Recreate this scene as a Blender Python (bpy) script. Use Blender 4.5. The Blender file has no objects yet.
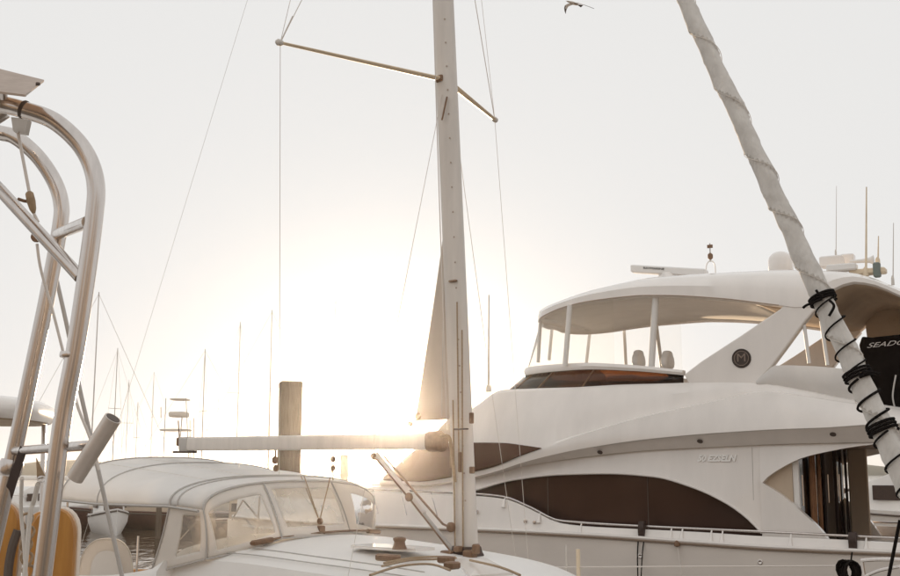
import bpy, bmesh, math, random
from mathutils import Vector, Matrix
random.seed(7)
R = math.radians
SC = bpy.context.scene
COL = SC.collection

# ------------------------------------------------------------------ camera, sky, sun, exposure
F, CAMH = 1125.0, 2.7
PITCH = math.atan(182 / 1125)
cam_d = bpy.data.cameras.new('camera'); cam = bpy.data.objects.new('camera', cam_d); COL.objects.link(cam)
cam_d.sensor_width = 36; cam_d.lens = 45; cam_d.clip_start = 0.05; cam_d.clip_end = 6000
cam.location = (0, 0, CAMH); cam.rotation_euler = (math.pi / 2 + PITCH, 0, 0)
SC.camera = cam

SUN_EL, SUN_AZ = R(2.3), R(-3.1)          # azimuth from +Y, negative = left
wd = bpy.data.worlds.new('World'); SC.world = wd; wd.use_nodes = True
nt = wd.node_tree; nt.nodes.clear()
out = nt.nodes.new('ShaderNodeOutputWorld'); bg = nt.nodes.new('ShaderNodeBackground')
sky = nt.nodes.new('ShaderNodeTexSky'); sky.sky_type = 'NISHITA'; sky.sun_disc = False
sky.sun_elevation = SUN_EL; sky.sun_rotation = SUN_AZ
sky.air_density = 1.0; sky.dust_density = 4.0; sky.ozone_density = 1.0
hs = nt.nodes.new('ShaderNodeHueSaturation'); hs.inputs['Saturation'].default_value = 0.35
mx = nt.nodes.new('ShaderNodeMix'); mx.data_type = 'RGBA'; mx.inputs['Factor'].default_value = 0.96
mx.inputs['B'].default_value = (7.85, 7.8, 7.7, 1)      # bright thin overcast veil in front of the clear sky
nt.links.new(sky.outputs[0], hs.inputs['Color']); nt.links.new(hs.outputs[0], mx.inputs['A'])
nt.links.new(mx.outputs['Result'], bg.inputs['Color']); bg.inputs['Strength'].default_value = 0.1
nt.links.new(bg.outputs[0], out.inputs['Surface'])

sl = bpy.data.lights.new('sun', 'SUN'); sl.energy = 5.0; sl.angle = R(0.6); sl.color = (1.0, 0.75, 0.50)
so = bpy.data.objects.new('sun', sl); COL.objects.link(so)
sd = Vector((math.sin(SUN_AZ) * math.cos(SUN_EL), math.cos(SUN_AZ) * math.cos(SUN_EL), math.sin(SUN_EL)))
so.rotation_euler = sd.to_track_quat('Z', 'Y').to_euler(); so.location = sd * 200

vs = SC.view_settings; vs.view_transform = 'Standard'; vs.look = 'None'; vs.exposure = 0.1; vs.gamma = 1.0
SC.cycles.use_denoising = True
SC.cycles.max_bounces = 8; SC.cycles.transparent_max_bounces = 16; SC.cycles.volume_bounces = 1
SC.cycles.sample_clamp_indirect = 6

# ------------------------------------------------------------------ helpers: space
CAMP = Vector((0, 0, CAMH))
def ray(px, py):
    x = (px - 450) / F; v = -(py - 288) / F
    return Vector((x, math.cos(PITCH) - v * math.sin(PITCH), math.sin(PITCH) + v * math.cos(PITCH)))
def at(px, py, Y):
    r = ray(px, py); return CAMP + r * (Y / r.y)
def proj(P):
    d = Vector(P) - CAMP
    yc = d.y * math.cos(PITCH) + d.z * math.sin(PITCH); zc = -d.y * math.sin(PITCH) + d.z * math.cos(PITCH)
    return 450 + F * d.x / yc, 288 - F * zc / yc
def interp(pts, x):
    """cubic hermite through (x, y) points, linear beyond the ends"""
    n = len(pts)
    if x <= pts[0][0]:
        a, b = pts[0], pts[1]; return a[1] + (x - a[0]) * (b[1] - a[1]) / (b[0] - a[0])
    if x >= pts[-1][0]:
        a, b = pts[-2], pts[-1]; return b[1] + (x - b[0]) * (b[1] - a[1]) / (b[0] - a[0])
    sl_ = [(pts[i + 1][1] - pts[i][1]) / (pts[i + 1][0] - pts[i][0]) for i in range(n - 1)]
    def m(i):
        if i == 0: return sl_[0]
        if i == n - 1: return sl_[-1]
        return 0 if sl_[i - 1] * sl_[i] <= 0 else 2 * sl_[i - 1] * sl_[i] / (sl_[i - 1] + sl_[i])
    for i in range(n - 1):
        if x <= pts[i + 1][0]:
            h = pts[i + 1][0] - pts[i][0]; t = (x - pts[i][0]) / h
            return ((2*t**3 - 3*t*t + 1) * pts[i][1] + (t**3 - 2*t*t + t) * h * m(i)
                    + (-2*t**3 + 3*t*t) * pts[i + 1][1] + (t**3 - t*t) * h * m(i + 1))
def smooth_path(pts, n=8):
    """Catmull-Rom through 3-D points"""
    pts = [Vector(p) for p in pts]; o = []
    for i in range(len(pts) - 1):
        p0 = pts[max(i - 1, 0)]; p1 = pts[i]; p2 = pts[i + 1]; p3 = pts[min(i + 2, len(pts) - 1)]
        for k in range(n):
            t = k / n
            o.append(0.5 * ((2 * p1) + (p2 - p0) * t + (2*p0 - 5*p1 + 4*p2 - p3) * t*t + (3*p1 - p0 - 3*p2 + p3) * t**3))
    o.append(pts[-1]); return o

# ------------------------------------------------------------------ helpers: objects
def mesh_obj(name, verts, faces, m, parent=None, smooth=40, origin=None):
    me = bpy.data.meshes.new(name)
    o = bpy.data.objects.new(name, me); COL.objects.link(o)
    org = Vector((0, 0, 0))
    if parent is not None: org = PORG.get(parent.name, org)
    elif origin is not None: org = Vector(origin); o.location = org
    me.from_pydata([tuple(Vector(v) - org) for v in verts], [], faces)
    bm = bmesh.new(); bm.from_mesh(me); bmesh.ops.recalc_face_normals(bm, faces=bm.faces); bm.to_mesh(me); bm.free()
    if smooth:
        for p in me.polygons: p.use_smooth = True
        me.set_sharp_from_angle(angle=R(smooth))
    me.materials.append(m)
    if parent is not None:
        o.parent = parent
        PORG[o.name] = org
    else:
        PORG[o.name] = org
    return o
PORG = {}
def thing(name, label, cat, loc, group=None):
    o = bpy.data.objects.new(name, None); COL.objects.link(o); o.location = loc; o.empty_display_size = 0.2
    o['label'] = label; o['category'] = cat
    if group: o['group'] = group
    PORG[o.name] = Vector(loc)
    return o
def tag(o, label, cat, group=None):
    o['label'] = label; o['category'] = cat
    if group: o['group'] = group
    return o
class G:
    """collects verts/faces of one mesh"""
    def __init__(s): s.v = []; s.f = []
    def add(s, v, f):
        b = len(s.v); s.v += [Vector(x) for x in v]; s.f += [tuple(i + b for i in q) for q in f]; return s
    def loft(s, rings, closed=True, caps=True):
        n = len(rings[0]); v = [p for r in rings for p in r]; f = []
        for i in range(len(rings) - 1):
            for j in range(n if closed else n - 1):
                k = (j + 1) % n
                f.append((i*n + j, i*n + k, (i+1)*n + k, (i+1)*n + j))
        if caps and closed:
            f.append(tuple(range(n))); f.append(tuple((len(rings)-1)*n + j for j in range(n)))
        return s.add(v, f)
    def tube(s, pts, r, seg=10, caps=True, flat=1.0):
        pts = [Vector(p) for p in pts]; rings = []; prev = None
        for i, p in enumerate(pts):
            d = (pts[min(i+1, len(pts)-1)] - pts[max(i-1, 0)]).normalized()
            if prev is None:
                a = d.cross(Vector((0, 0, 1)))
                if a.length < 1e-3: a = d.cross(Vector((0, 1, 0)))
                a.normalize()
            else:
                a = (prev - d * prev.dot(d)).normalized()
            prev = a; b = d.cross(a)
            rr = r(i / max(len(pts)-1, 1)) if callable(r) else r
            rings.append([p + a * math.cos(2*math.pi*k/seg) * rr + b * math.sin(2*math.pi*k/seg) * rr * flat for k in range(seg)])
        return s.loft(rings, True, caps)
    def box(s, c, ax, ay, az, bev=0.0):
        """box about centre c with half-axis vectors; bev chamfers the outline across az"""
        c = Vector(c); ax = Vector(ax); ay = Vector(ay); az = Vector(az)
        if bev:
            kx = 1 - bev / ax.length; ky = 1 - bev / ay.length; kz = 1 - bev / az.length
            prof = [(kx, 1), (1, ky), (1, -ky), (kx, -1), (-kx, -1), (-1, -ky), (-1, ky), (-kx, 1)]
            rings = []
            for t, sc in ((-1, 1), (-kz, 0), (kz, 0), (1, 1)):
                rings.append([c + ax * (x * (kx if sc else 1)) + ay * (y * (ky if sc else 1)) + az * t for x, y in prof])
            return s.loft(rings)
        v = [c + ax*i + ay*j + az*k for i in (-1, 1) for j in (-1, 1) for k in (-1, 1)]
        return s.add(v, [(0,1,3,2), (4,6,7,5), (0,4,5,1), (2,3,7,6), (0,2,6,4), (1,5,7,3)])
    def prism(s, poly, off):
        n = len(poly); off = Vector(off); poly = [Vector(p) for p in poly]
        v = poly + [p + off for p in poly]
        return s.add(v, [tuple(range(n)), tuple(range(2*n - 1, n - 1, -1))] + [(i, (i+1) % n, n + (i+1) % n, n + i) for i in range(n)])
    def lathe(s, base, axis, prof, seg=20):
        base = Vector(base); axis = Vector(axis).normalized()
        a = axis.cross(Vector((0.3, 1, 0.2))).normalized(); b = axis.cross(a)
        rings = [[base + axis*h + (a*math.cos(2*math.pi*k/seg) + b*math.sin(2*math.pi*k/seg)) * max(r, 1e-4) for k in range(seg)] for r, h in prof]
        return s.loft(rings)
    def obj(s, name, m, parent=None, smooth=40, origin=None):
        return mesh_obj(name, s.v, s.f, m, parent, smooth, origin)

# ------------------------------------------------------------------ materials
def mat(name, col, rough=0.5, metal=0.0, spec=0.5, var=0.0, vscale=3.0, bump=0.0, bscale=20.0, trans=0.0, stint=None, stretch=(1, 1, 1), coat=0.0, col2=None, detail=4):
    m = bpy.data.materials.new(name); m.use_nodes = True; t = m.node_tree; p = t.nodes['Principled BSDF']
    p.inputs['Base Color'].default_value = (*col, 1); p.inputs['Roughness'].default_value = rough
    p.inputs['Metallic'].default_value = metal; p.inputs['Specular IOR Level'].default_value = spec
    p.inputs['Coat Weight'].default_value = coat
    if stint: p.inputs['Specular Tint'].default_value = (*stint, 1)
    tc = t.nodes.new('ShaderNodeTexCoord'); mp = t.nodes.new('ShaderNodeMapping'); mp.inputs['Scale'].default_value = stretch
    t.links.new(tc.outputs['Object'], mp.inputs['Vector'])
    if var:
        n = t.nodes.new('ShaderNodeTexNoise'); n.inputs['Scale'].default_value = vscale; n.inputs['Detail'].default_value = detail
        n.inputs['Roughness'].default_value = 0.6
        t.links.new(mp.outputs[0], n.inputs['Vector'])
        r = t.nodes.new('ShaderNodeValToRGB'); r.color_ramp.elements[0].position = 0.3; r.color_ramp.elements[1].position = 0.72
        c2 = col2 or tuple(c * (1 - var) for c in col)
        r.color_ramp.elements[0].color = (*c2, 1); r.color_ramp.elements[1].color = (*col, 1)
        t.links.new(n.outputs['Fac'], r.inputs['Fac']); t.links.new(r.outputs[0], p.inputs['Base Color'])
        mr = t.nodes.new('ShaderNodeMapRange'); mr.inputs['To Min'].default_value = rough * 1.35; mr.inputs['To Max'].default_value = rough * 0.8
        t.links.new(n.outputs['Fac'], mr.inputs['Value']); t.links.new(mr.outputs[0], p.inputs['Roughness'])
    if bump:
        n2 = t.nodes.new('ShaderNodeTexNoise'); n2.inputs['Scale'].default_value = bscale; n2.inputs['Detail'].default_value = 5
        t.links.new(mp.outputs[0], n2.inputs['Vector'])
        b = t.nodes.new('ShaderNodeBump'); b.inputs['Strength'].default_value = bump; b.inputs['Distance'].default_value = 0.02
        t.links.new(n2.outputs['Fac'], b.inputs['Height']); t.links.new(b.outputs[0], p.inputs['Normal'])
    if trans:
        tr = t.nodes.new('ShaderNodeBsdfTranslucent'); tr.inputs['Color'].default_value = (*[min(1, c*1.05) for c in col], 1)
        ms = t.nodes.new('ShaderNodeMixShader'); ms.inputs['Fac'].default_value = trans
        o = t.nodes['Material Output']
        t.links.new(p.outputs[0], ms.inputs[1]); t.links.new(tr.outputs[0], ms.inputs[2]); t.links.new(ms.outputs[0], o.inputs['Surface'])
    return m
def glass(name, tint, mixfac, cream=(0.8, 0.74, 0.62), rough=0.08, ior=1.45):
    """clear plastic or tinted pane: see-through tint mixed with a scratched, slightly milky film"""
    m = bpy.data.materials.new(name); m.use_nodes = True; t = m.node_tree; t.nodes.clear()
    o = t.nodes.new('ShaderNodeOutputMaterial'); tp = t.nodes.new('ShaderNodeBsdfTransparent'); tp.inputs['Color'].default_value = (*tint, 1)
    df = t.nodes.new('ShaderNodeBsdfTranslucent'); df.inputs['Color'].default_value = (*cream, 1)
    d2 = t.nodes.new('ShaderNodeBsdfDiffuse'); d2.inputs['Color'].default_value = (*cream, 1)
    gl = t.nodes.new('ShaderNodeBsdfGlossy'); gl.inputs['Roughness'].default_value = rough
    fr = t.nodes.new('ShaderNodeFresnel'); fr.inputs['IOR'].default_value = ior
    m0 = t.nodes.new('ShaderNodeMixShader'); m0.inputs['Fac'].default_value = 0.5
    m1 = t.nodes.new('ShaderNodeMixShader'); m2 = t.nodes.new('ShaderNodeMixShader')
    n = t.nodes.new('ShaderNodeTexNoise'); n.inputs['Scale'].default_value = 2.2; n.inputs['Detail'].default_value = 3
    tc = t.nodes.new('ShaderNodeTexCoord'); t.links.new(tc.outputs['Object'], n.inputs['Vector'])
    mr = t.nodes.new('ShaderNodeMapRange'); mr.inputs['From Min'].default_value = 0.3; mr.inputs['From Max'].default_value = 0.7
    mr.inputs['To Min'].default_value = mixfac * 0.6; mr.inputs['To Max'].default_value = mixfac * 1.4
    t.links.new(n.outputs['Fac'], mr.inputs['Value']); t.links.new(mr.outputs[0], m1.inputs['Fac'])
    b = t.nodes.new('ShaderNodeBump'); b.inputs['Strength'].default_value = 0.25; b.inputs['Distance'].default_value = 0.05
    t.links.new(n.outputs['Fac'], b.inputs['Height']); t.links.new(b.outputs[0], gl.inputs['Normal'])
    t.links.new(df.outputs[0], m0.inputs[1]); t.links.new(d2.outputs[0], m0.inputs[2])
    t.links.new(tp.outputs[0], m1.inputs[1]); t.links.new(m0.outputs[0], m1.inputs[2])
    t.links.new(fr.outputs[0], m2.inputs['Fac']); t.links.new(m1.outputs[0], m2.inputs[1]); t.links.new(gl.outputs[0], m2.inputs[2])
    t.links.new(m2.outputs[0], o.inputs['Surface']); return m
M = {}
M['gel'] = mat('gelcoat', (0.86, 0.81, 0.765), 0.22, var=0.09, vscale=1.5, bump=0.02, bscale=1.3, coat=0.4, stretch=(1.5, 1.5, 0.35))
M['gel2'] = mat('gelcoat_soft', (0.81, 0.785, 0.755), 0.45, var=0.06, vscale=2.0)
M['hullgel'] = mat('hull_gelcoat', (0.84, 0.775, 0.715), 0.2, var=0.08, vscale=0.9, stretch=(1, 1, 2.5), bump=0.02, bscale=1.1)
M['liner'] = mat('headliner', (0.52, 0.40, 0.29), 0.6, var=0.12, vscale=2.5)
M['beige'] = mat('beige_lining', (0.55, 0.44, 0.33), 0.55, var=0.1, vscale=2)
M['dglass'] = mat('dark_tinted_glass', (0.055, 0.031, 0.023), 0.08, spec=0.3, var=0.25, vscale=0.6, stint=(0.9, 0.62, 0.5))
M['wglass'] = mat('bronze_windscreen_glass', (0.13, 0.072, 0.05), 0.25, spec=0.06, var=0.2, vscale=0.6, stint=(0.9, 0.62, 0.5))
M['bglass'] = glass('bronze_acrylic', (0.42, 0.23, 0.12), 0.10, (0.25, 0.13, 0.07))
M['vinyl'] = glass('clear_vinyl', (0.98, 0.95, 0.90), 0.27, (0.93, 0.87, 0.77))
M['clear'] = glass('clear_curtain', (0.98, 0.975, 0.96), 0.04, (0.95, 0.91, 0.85), ior=1.04)
M['doorglass'] = mat('door_glass', (0.018, 0.009, 0.006), 0.08, spec=0.18, stint=(0.9, 0.6, 0.45))
M['bstrip'] = mat('bronze_strip', (0.42, 0.20, 0.09), 0.6, var=0.5, vscale=8, stretch=(6, 6, 0.8))
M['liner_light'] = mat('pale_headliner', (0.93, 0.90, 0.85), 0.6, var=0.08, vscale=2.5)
M['canvas'] = mat('white_canvas', (0.88, 0.86, 0.835), 0.85, var=0.10, vscale=2.2, bump=0.35, bscale=3.0, trans=0.30)
M['canvas2'] = mat('cream_canvas', (0.84, 0.79, 0.73), 0.85, var=0.08, vscale=3, bump=0.2, bscale=4, trans=0.25)
M['sail'] = mat('sailcloth', (0.64, 0.56, 0.48), 0.8, var=0.10, vscale=2, bump=0.2, bscale=5, trans=0.10)
M['furl'] = mat('furled_sailcloth', (0.72, 0.685, 0.64), 0.85, var=0.18, vscale=7, bump=0.8, bscale=22, stretch=(1, 1, 0.45))
M['alu'] = mat('painted_aluminium', (0.70, 0.65, 0.60), 0.42, var=0.12, vscale=2.5, stretch=(4, 4, 0.5), bump=0.04, bscale=6)
M['alu2'] = mat('grey_aluminium', (0.50, 0.47, 0.44), 0.45, metal=0.3, var=0.1, vscale=5)
M['gold'] = mat('gold_anodised_spar', (0.80, 0.66, 0.48), 0.45, var=0.15, vscale=6)
M['steel'] = mat('stainless_steel', (0.67, 0.62, 0.585), 0.2, metal=1.0, var=0.18, vscale=18, stretch=(2, 2, 0.15))  # faint drawn-out colour streaks stand in for reflections
M['steel2'] = mat('satin_steel', (0.70, 0.63, 0.57), 0.32, metal=0.25, var=0.15, vscale=18)
M['plate'] = mat('bronze_brown_plate', (0.44, 0.34, 0.27), 0.45, metal=0.3, var=0.15, vscale=20)
M['wire'] = mat('steel_wire', (0.66, 0.61, 0.56), 0.4, metal=0.3)
M['wirelight'] = mat('white_line', (0.62, 0.58, 0.53), 0.7)
M['rope'] = mat('tan_rope', (0.42, 0.30, 0.19), 0.85, var=0.3, vscale=60)
M['black'] = mat('black_rope', (0.012, 0.009, 0.008), 0.9, spec=0.12, var=0.3, vscale=40)
M['blackcloth'] = mat('black_cloth', (0.013, 0.009, 0.0075), 0.9, spec=0.12, var=0.3, vscale=5, bump=0.3, bscale=6)
M['brown'] = mat('brown_fitting', (0.23, 0.125, 0.065), 0.5, var=0.3, vscale=20)
M['darkbrown'] = mat('dark_brown_leather', (0.05, 0.025, 0.017), 0.55, var=0.3, vscale=20)
M['teak'] = mat('varnished_teak', (0.50, 0.24, 0.055), 0.32, var=0.4, vscale=5, stretch=(9, 9, 0.9), col2=(0.36, 0.15, 0.03), coat=0.3)
M['pile'] = mat('weathered_pile_wood', (0.15, 0.112, 0.082), 0.9, var=0.45, vscale=5, stretch=(6, 6, 0.5), bump=0.5, bscale=14)
M['plank'] = mat('dock_plank', (0.27, 0.19, 0.12), 0.85, var=0.35, vscale=6, stretch=(1, 6, 1))
M['text'] = mat('chrome_letter', (0.93, 0.91, 0.88), 0.3)
M['ceil'] = mat('brown_cockpit_ceiling', (0.24, 0.145, 0.09), 0.5, var=0.15, vscale=2)
M['darktext'] = mat('dark_print', (0.03, 0.025, 0.022), 0.5)
M['silvertext'] = mat('silver_print', (0.62, 0.60, 0.58), 0.5)
M['badge'] = mat('bronze_badge', (0.055, 0.038, 0.03), 0.35, metal=0.3, var=0.3, vscale=30)
M['badge2'] = mat('badge_relief', (0.22, 0.17, 0.14), 0.35, metal=0.5)
M['gasket'] = mat('dark_gasket', (0.10, 0.075, 0.06), 0.6)
M['redwood'] = mat('dark_red_boat_side', (0.11, 0.045, 0.03), 0.4, var=0.2, vscale=3)
M['gullw'] = mat('gull_plumage', (0.62, 0.53, 0.45), 0.8, var=0.3, vscale=20)
M['gulld'] = mat('gull_wingtip', (0.09, 0.065, 0.05), 0.8)
M['green'] = mat('grey_green_case', (0.16, 0.19, 0.17), 0.5)

# ------------------------------------------------------------------ water
def water_mat():
    m = mat('harbour_water', (0.125, 0.088, 0.056), 0.06, spec=0.5)
    t = m.node_tree; p = t.nodes['Principled BSDF']; tc = t.nodes.new('ShaderNodeTexCoord')
    mp = t.nodes.new('ShaderNodeMapping'); mp.inputs['Scale'].default_value = (1, 0.45, 1); t.links.new(tc.outputs['Object'], mp.inputs['Vector'])
    n1 = t.nodes.new('ShaderNodeTexNoise'); n1.inputs['Scale'].default_value = 1.3; n1.inputs['Detail'].default_value = 4
    n2 = t.nodes.new('ShaderNodeTexNoise'); n2.inputs['Scale'].default_value = 0.25; n2.inputs['Detail'].default_value = 3
    ad = t.nodes.new('ShaderNodeMath'); ad.operation = 'MULTIPLY_ADD'; ad.inputs[1].default_value = 1.5
    t.links.new(mp.outputs[0], n1.inputs['Vector']); t.links.new(mp.outputs[0], n2.inputs['Vector'])
    t.links.new(n2.outputs['Fac'], ad.inputs[0]); t.links.new(n1.outputs['Fac'], ad.inputs[2])
    b = t.nodes.new('ShaderNodeBump'); b.inputs['Strength'].default_value = 0.5; b.inputs['Distance'].default_value = 0.12
    t.links.new(ad.outputs[0], b.inputs['Height']); t.links.new(b.outputs[0], p.inputs['Normal'])
    return m
WS = 1500
w = mesh_obj('water', [(-WS, -WS, 0), (WS, -WS, 0), (WS, WS, 0), (-WS, WS, 0)], [(0, 1, 2, 3)], water_mat(), smooth=0)
w['kind'] = 'structure'

# unseen slope added behind the camera: warm fill bounce, dark patches for steel reflections
rr = []
for i in range(121):
    x = -80 + 170 * i / 120; h = max(3.0, 7.0 + 1.6 * math.sin(i * .53) + 1.2 * math.sin(i * 1.31 + 1) + .8 * math.sin(i * 2.9) + random.uniform(-.4, .4)); y = -16 - .004 * (x + 5) ** 2 * 0
    rr.append([Vector((x, y + 4, -.5)), Vector((x, y + 2.5, .8)), Vector((x, y + .6, h * .75)), Vector((x, y - 1.5, h)), Vector((x, y - 10, h * .9)), Vector((x, y - 14, -.5))])
bounce_bank = G().loft(rr).obj('added_bounce_bank', mat('bounce_bank_stone', (.52, .46, .40), .9, var=.8, vscale=.16, bump=.6, bscale=3, col2=(.12, .085, .055)), None, 60); bounce_bank['kind'] = 'structure'

# ================================================================== MOTOR YACHT
YAW = R(30); U_ = Vector((-math.cos(YAW), math.sin(YAW), 0)); N_ = Vector((math.sin(YAW), math.cos(YAW), 0))
Y0 = Vector((7.0, 17.5, 0)); HB = 2.6
def yw(s, o, z): return Y0 + U_ * s + N_ * o + Vector((0, 0, z))
def hw(s): return HB - HB * (max(0.0, (s - 5.0) / 10.8) ** 2.3)
def ysz(px, py, inset):
    """pixel on the near side of the yacht -> (s, z) at a given inset from the tapering side"""
    o = inset; r = ray(px, py)
    for _ in range(12):
        P0 = Y0 + N_ * o; t = (P0 - CAMP).dot(N_) / r.dot(N_); P = CAMP + r * t
        s = (P - Y0).dot(U_); o = HB - hw(min(s, 15.0)) + inset
    return s, P.z
def yplane(px, py, o):
    r = ray(px, py); P0 = Y0 + N_ * o; t = (P0 - CAMP).dot(N_) / r.dot(N_); P = CAMP + r * t
    return (P - Y0).dot(U_), P.z
def ycurve(pts, inset):
    """pixel curve -> list of (s, z) sorted by s; inset may be a function of px"""
    o = [ysz(px, py, inset(px) if callable(inset) else inset) for px, py in pts]
    return sorted(o)
def near(s, z, inset): return yw(s, HB - hw(s) + inset, z)
def far(s, z, inset): return yw(s, HB + hw(s) - inset, z)

yacht = thing('motor_yacht', 'large white flybridge motor yacht with dark arched side window and hardtop', 'motor yacht', yw(2, HB, 0))
def plate(name, m, bot, top, ib, it, s0, s1, th=0.08, n=40, rows=4, sides=('n', 'f'), bulge=0.0, parent=None):
    """plate between bottom and top (s,z) curves, on near and far sides, each side its own mesh"""
    obs = []
    for sd_ in sides:
        P = near if sd_ == 'n' else far
        rings = []
        for i in range(n + 1):
            s = s0 + (s1 - s0) * i / n; zb = interp(bot, s); zt = max(interp(top, s), zb + 0.004)
            ring = []
            for k in range(rows + 1):
                t = k / rows; ring.append(P(s, zb + (zt - zb) * t, ib + (it - ib) * t - bulge * math.sin(math.pi * t)))
            for k in range(rows, -1, -1):
                t = k / rows; ring.append(P(s, zb + (zt - zb) * t, ib + (it - ib) * t + th))
            rings.append(ring)
        obs.append(G().loft(rings).obj(name, m, parent or yacht, 35))
    return obs
def body(name, m, curves, s0, s1, n=60, parent=None, smooth=35, midtop=0.0):
    """closed loft over s: curves = [(zcurve, inset or fn(s))...] bottom to top on the near side, mirrored"""
    rings = []
    for i in range(n + 1):
        s = s0 + (s1 - s0) * i / n; nr = []; fr = []; zp = -9
        for zc, ins in curves:
            z = max(interp(zc, s), zp); zp = z
            q = ins(s) if callable(ins) else ins
            q = min(q, hw(s) - 0.02)
            nr.append(near(s, z, q)); fr.append(far(s, z, q))
        rings.append(nr + [yw(s, HB, zp + midtop)] + fr[::-1])
    return G().loft(rings).obj(name, m, parent or yacht, smooth)

# --- hull
C_cap = ycurve([(300, 489), (355, 491), (447, 495), (478, 496), (505, 499), (530, 509), (560, 523), (590, 526.5), (650, 529.5), (700, 532), (760, 536), (830, 539), (900, 543)], 0.1)
C_rub = ycurve([(370, 526), (480, 530.5), (590, 536), (690, 543), (780, 549), (900, 554)], 0.0)
C_rub2 = [(s, z - 0.05) for s, z in C_rub]
C_wl = [(-5, 0.0), (15, 0.0)]
C_kl = [(-5, -0.6), (10, -0.6), (15, -0.3)]
def flare(a, b): return lambda s: a + (b - a) * max(0, min(1, (s - 4) / 9)) ** 1.3
S0, S1 = -4.0, 15.75
body('hull', M['hullgel'], [(C_kl, lambda s: 1.2), (C_wl, flare(0.16, 0.55)), ([(-5, 0.5), (15, 0.6)], flare(0.08, 0.35)), (C_rub2, flare(0.0, 0.03))], S0, S1, 70)
# bulwark above the rubbing strake, a thin wall round the deck
C_deck = [(s, z - 0.12) for s, z in C_rub]
plate('bulwark', M['gel'], C_rub2, C_cap, 0.0, 0.10, S0, 15.3, 0.09, 90, 4)
g = G()
for P in (near, far):
    pts = [P(s0_, interp(C_rub, s0_), -0.02) for s0_ in [S0 + (15.4 - S0) * i / 60 for i in range(61)]]
    g.tube(pts, 0.035, 8)
g.obj('rub_strake', M['plate'], yacht)
for sd_, P in (('n', near), ('f', far)):
    pts = [P(s0_, interp(C_rub, s0_) + 0.03, -0.035) for s0_ in [S0 + (15.4 - S0) * i / 60 for i in range(61)]]
    G().tube(pts, 0.03, 8).obj('rub_moulding', M['gel'], yacht)
body('deck', M['gel2'], [([(s, z - 0.2) for s, z in C_rub], lambda s: 0.06), (C_deck, lambda s: 0.06)], S0, 15.0, 50)

# --- rail above the bulwark
C_rail = ycurve([(300, 486), (355, 488.5), (447, 492.5), (478, 494), (505, 497), (530, 507), (560, 520.5), (575, 521.8), (590, 523), (650, 526.3), (730, 530), (822, 534.5), (900, 538)], 0.12)
for P in (near, far):
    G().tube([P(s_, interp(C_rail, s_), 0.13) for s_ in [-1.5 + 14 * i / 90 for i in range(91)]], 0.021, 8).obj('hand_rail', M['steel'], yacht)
for px in (581, 671, 682, 711, 722, 505, 540, 790, 865):
    s_, _ = ysz(px, 520, 0.1)
    zc = interp(C_cap, s_)
    pts = [near(s_, interp(C_rail, s_), 0.13), near(s_, zc, 0.09), near(s_, zc - 0.07, 0.055), near(s_, zc - 0.15, 0.03)]
    G().tube(pts, lambda t: 0.012 + 0.035 * t * t, 8, flat=0.6).obj('rail_foot', M['gel'], yacht)
for px in (345, 372, 400, 430):
    s_, _ = ysz(px, 490, 0.1)
    G().tube([near(s_, interp(C_rail, s_), 0.13), near(s_ - 0.25, interp(C_cap, s_) - 0.42, 0.0)], 0.010, 6).obj('rail_stay', M['steel'], yacht)

# --- upper moulding (flybridge side): undercut, knuckle, coaming
def ins_front(a, b, p0=540, p1=400):
    s0_ = ysz(p0, 430, 0.3)[0]; s1_ = ysz(p1, 470, 0.5)[0]
    return lambda s: a + (b - a) * max(0, min(1, (s - s0_) / (s1_ - s0_)))
K_in = ins_front(0.10, 0.42); U_in = ins_front(0.36, 0.48); T_in = ins_front(0.50, 0.62); M_in = ins_front(0.17, 0.52)
pxT = lambda px: 0.5 + 0.12 * max(0, min(1, (540 - px) / 140)); pxK = lambda px: 0.10 + 0.32 * max(0, min(1, (540 - px) / 140))
C_T = ycurve([(380, 479), (413, 449), (440, 428), (474, 406), (502, 389.5), (540, 388), (574, 387), (618, 384.5), (670, 383), (700, 382), (761, 382.5), (804, 390), (839, 397), (900, 407), (1000, 420)], pxT)
C_K = ycurve([(380, 483.5), (420, 484.5), (447, 482), (476, 476.5), (499, 470.5), (523, 462.5), (580, 449), (647, 439), (713, 433), (780, 429), (822, 427.5), (877, 424), (1000, 420)], pxK)
C_U = ycurve([(380, 486), (420, 486.5), (447, 484), (476, 478.5), (499, 473.5), (523, 466.5), (580, 457.5), (647, 450.5), (713, 447), (780, 444), (822, 443), (883, 442), (1000, 442)], lambda px: 0.4 + 0.1 * max(0, min(1, (540 - px) / 140)))
def mix(c1, c2, t): return sorted((s, interp(c1, s) * (1 - t) + interp(c2, s) * t) for s, _ in c1)
SF = ysz(384, 478, 0.6)[0]
# a sweeping crease rises from the window tip to the arch leg: the coaming above it is set back a little
QX = sorted((ysz(px, 420, .3)[0], q) for px, q in ((480, .14), (543, .14), (580, .21), (647, .40), (720, .62), (765, .80), (830, .84), (1000, .84)))
LX = sorted((ysz(px, 420, .3)[0], a_) for px, a_ in ((480, 0.0), (543, 0.0), (575, .05), (640, .11), (720, .13), (765, .10), (830, .03), (1000, .02)))
def base_in(s, q):
    k, t = K_in(s), T_in(s); tab = [(0, k), (.1, k - .01), (.45, k * .7 + t * .3 - .02), (.8, k * .3 + t * .7 - .035), (.96, t - .015), (1.001, t + .05)]
    for (a, b), (c, d) in zip(tab, tab[1:]):
        if q <= c: return b + (d - b) * (q - a) / (c - a)
def crease(s): return max(.12, min(.86, interp(QX, s)))
def fly_in(s, q):
    x = crease(s); L_ = max(0.0, min(.13, interp(LX, s))); v = base_in(s, min(q, 1.0))
    if q > x + .012: v += L_ * (1 - (q - x) / (1 - x)) * .9
    elif q < x: v -= L_ * .25 * (q / x) ** 2
    return v
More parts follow.
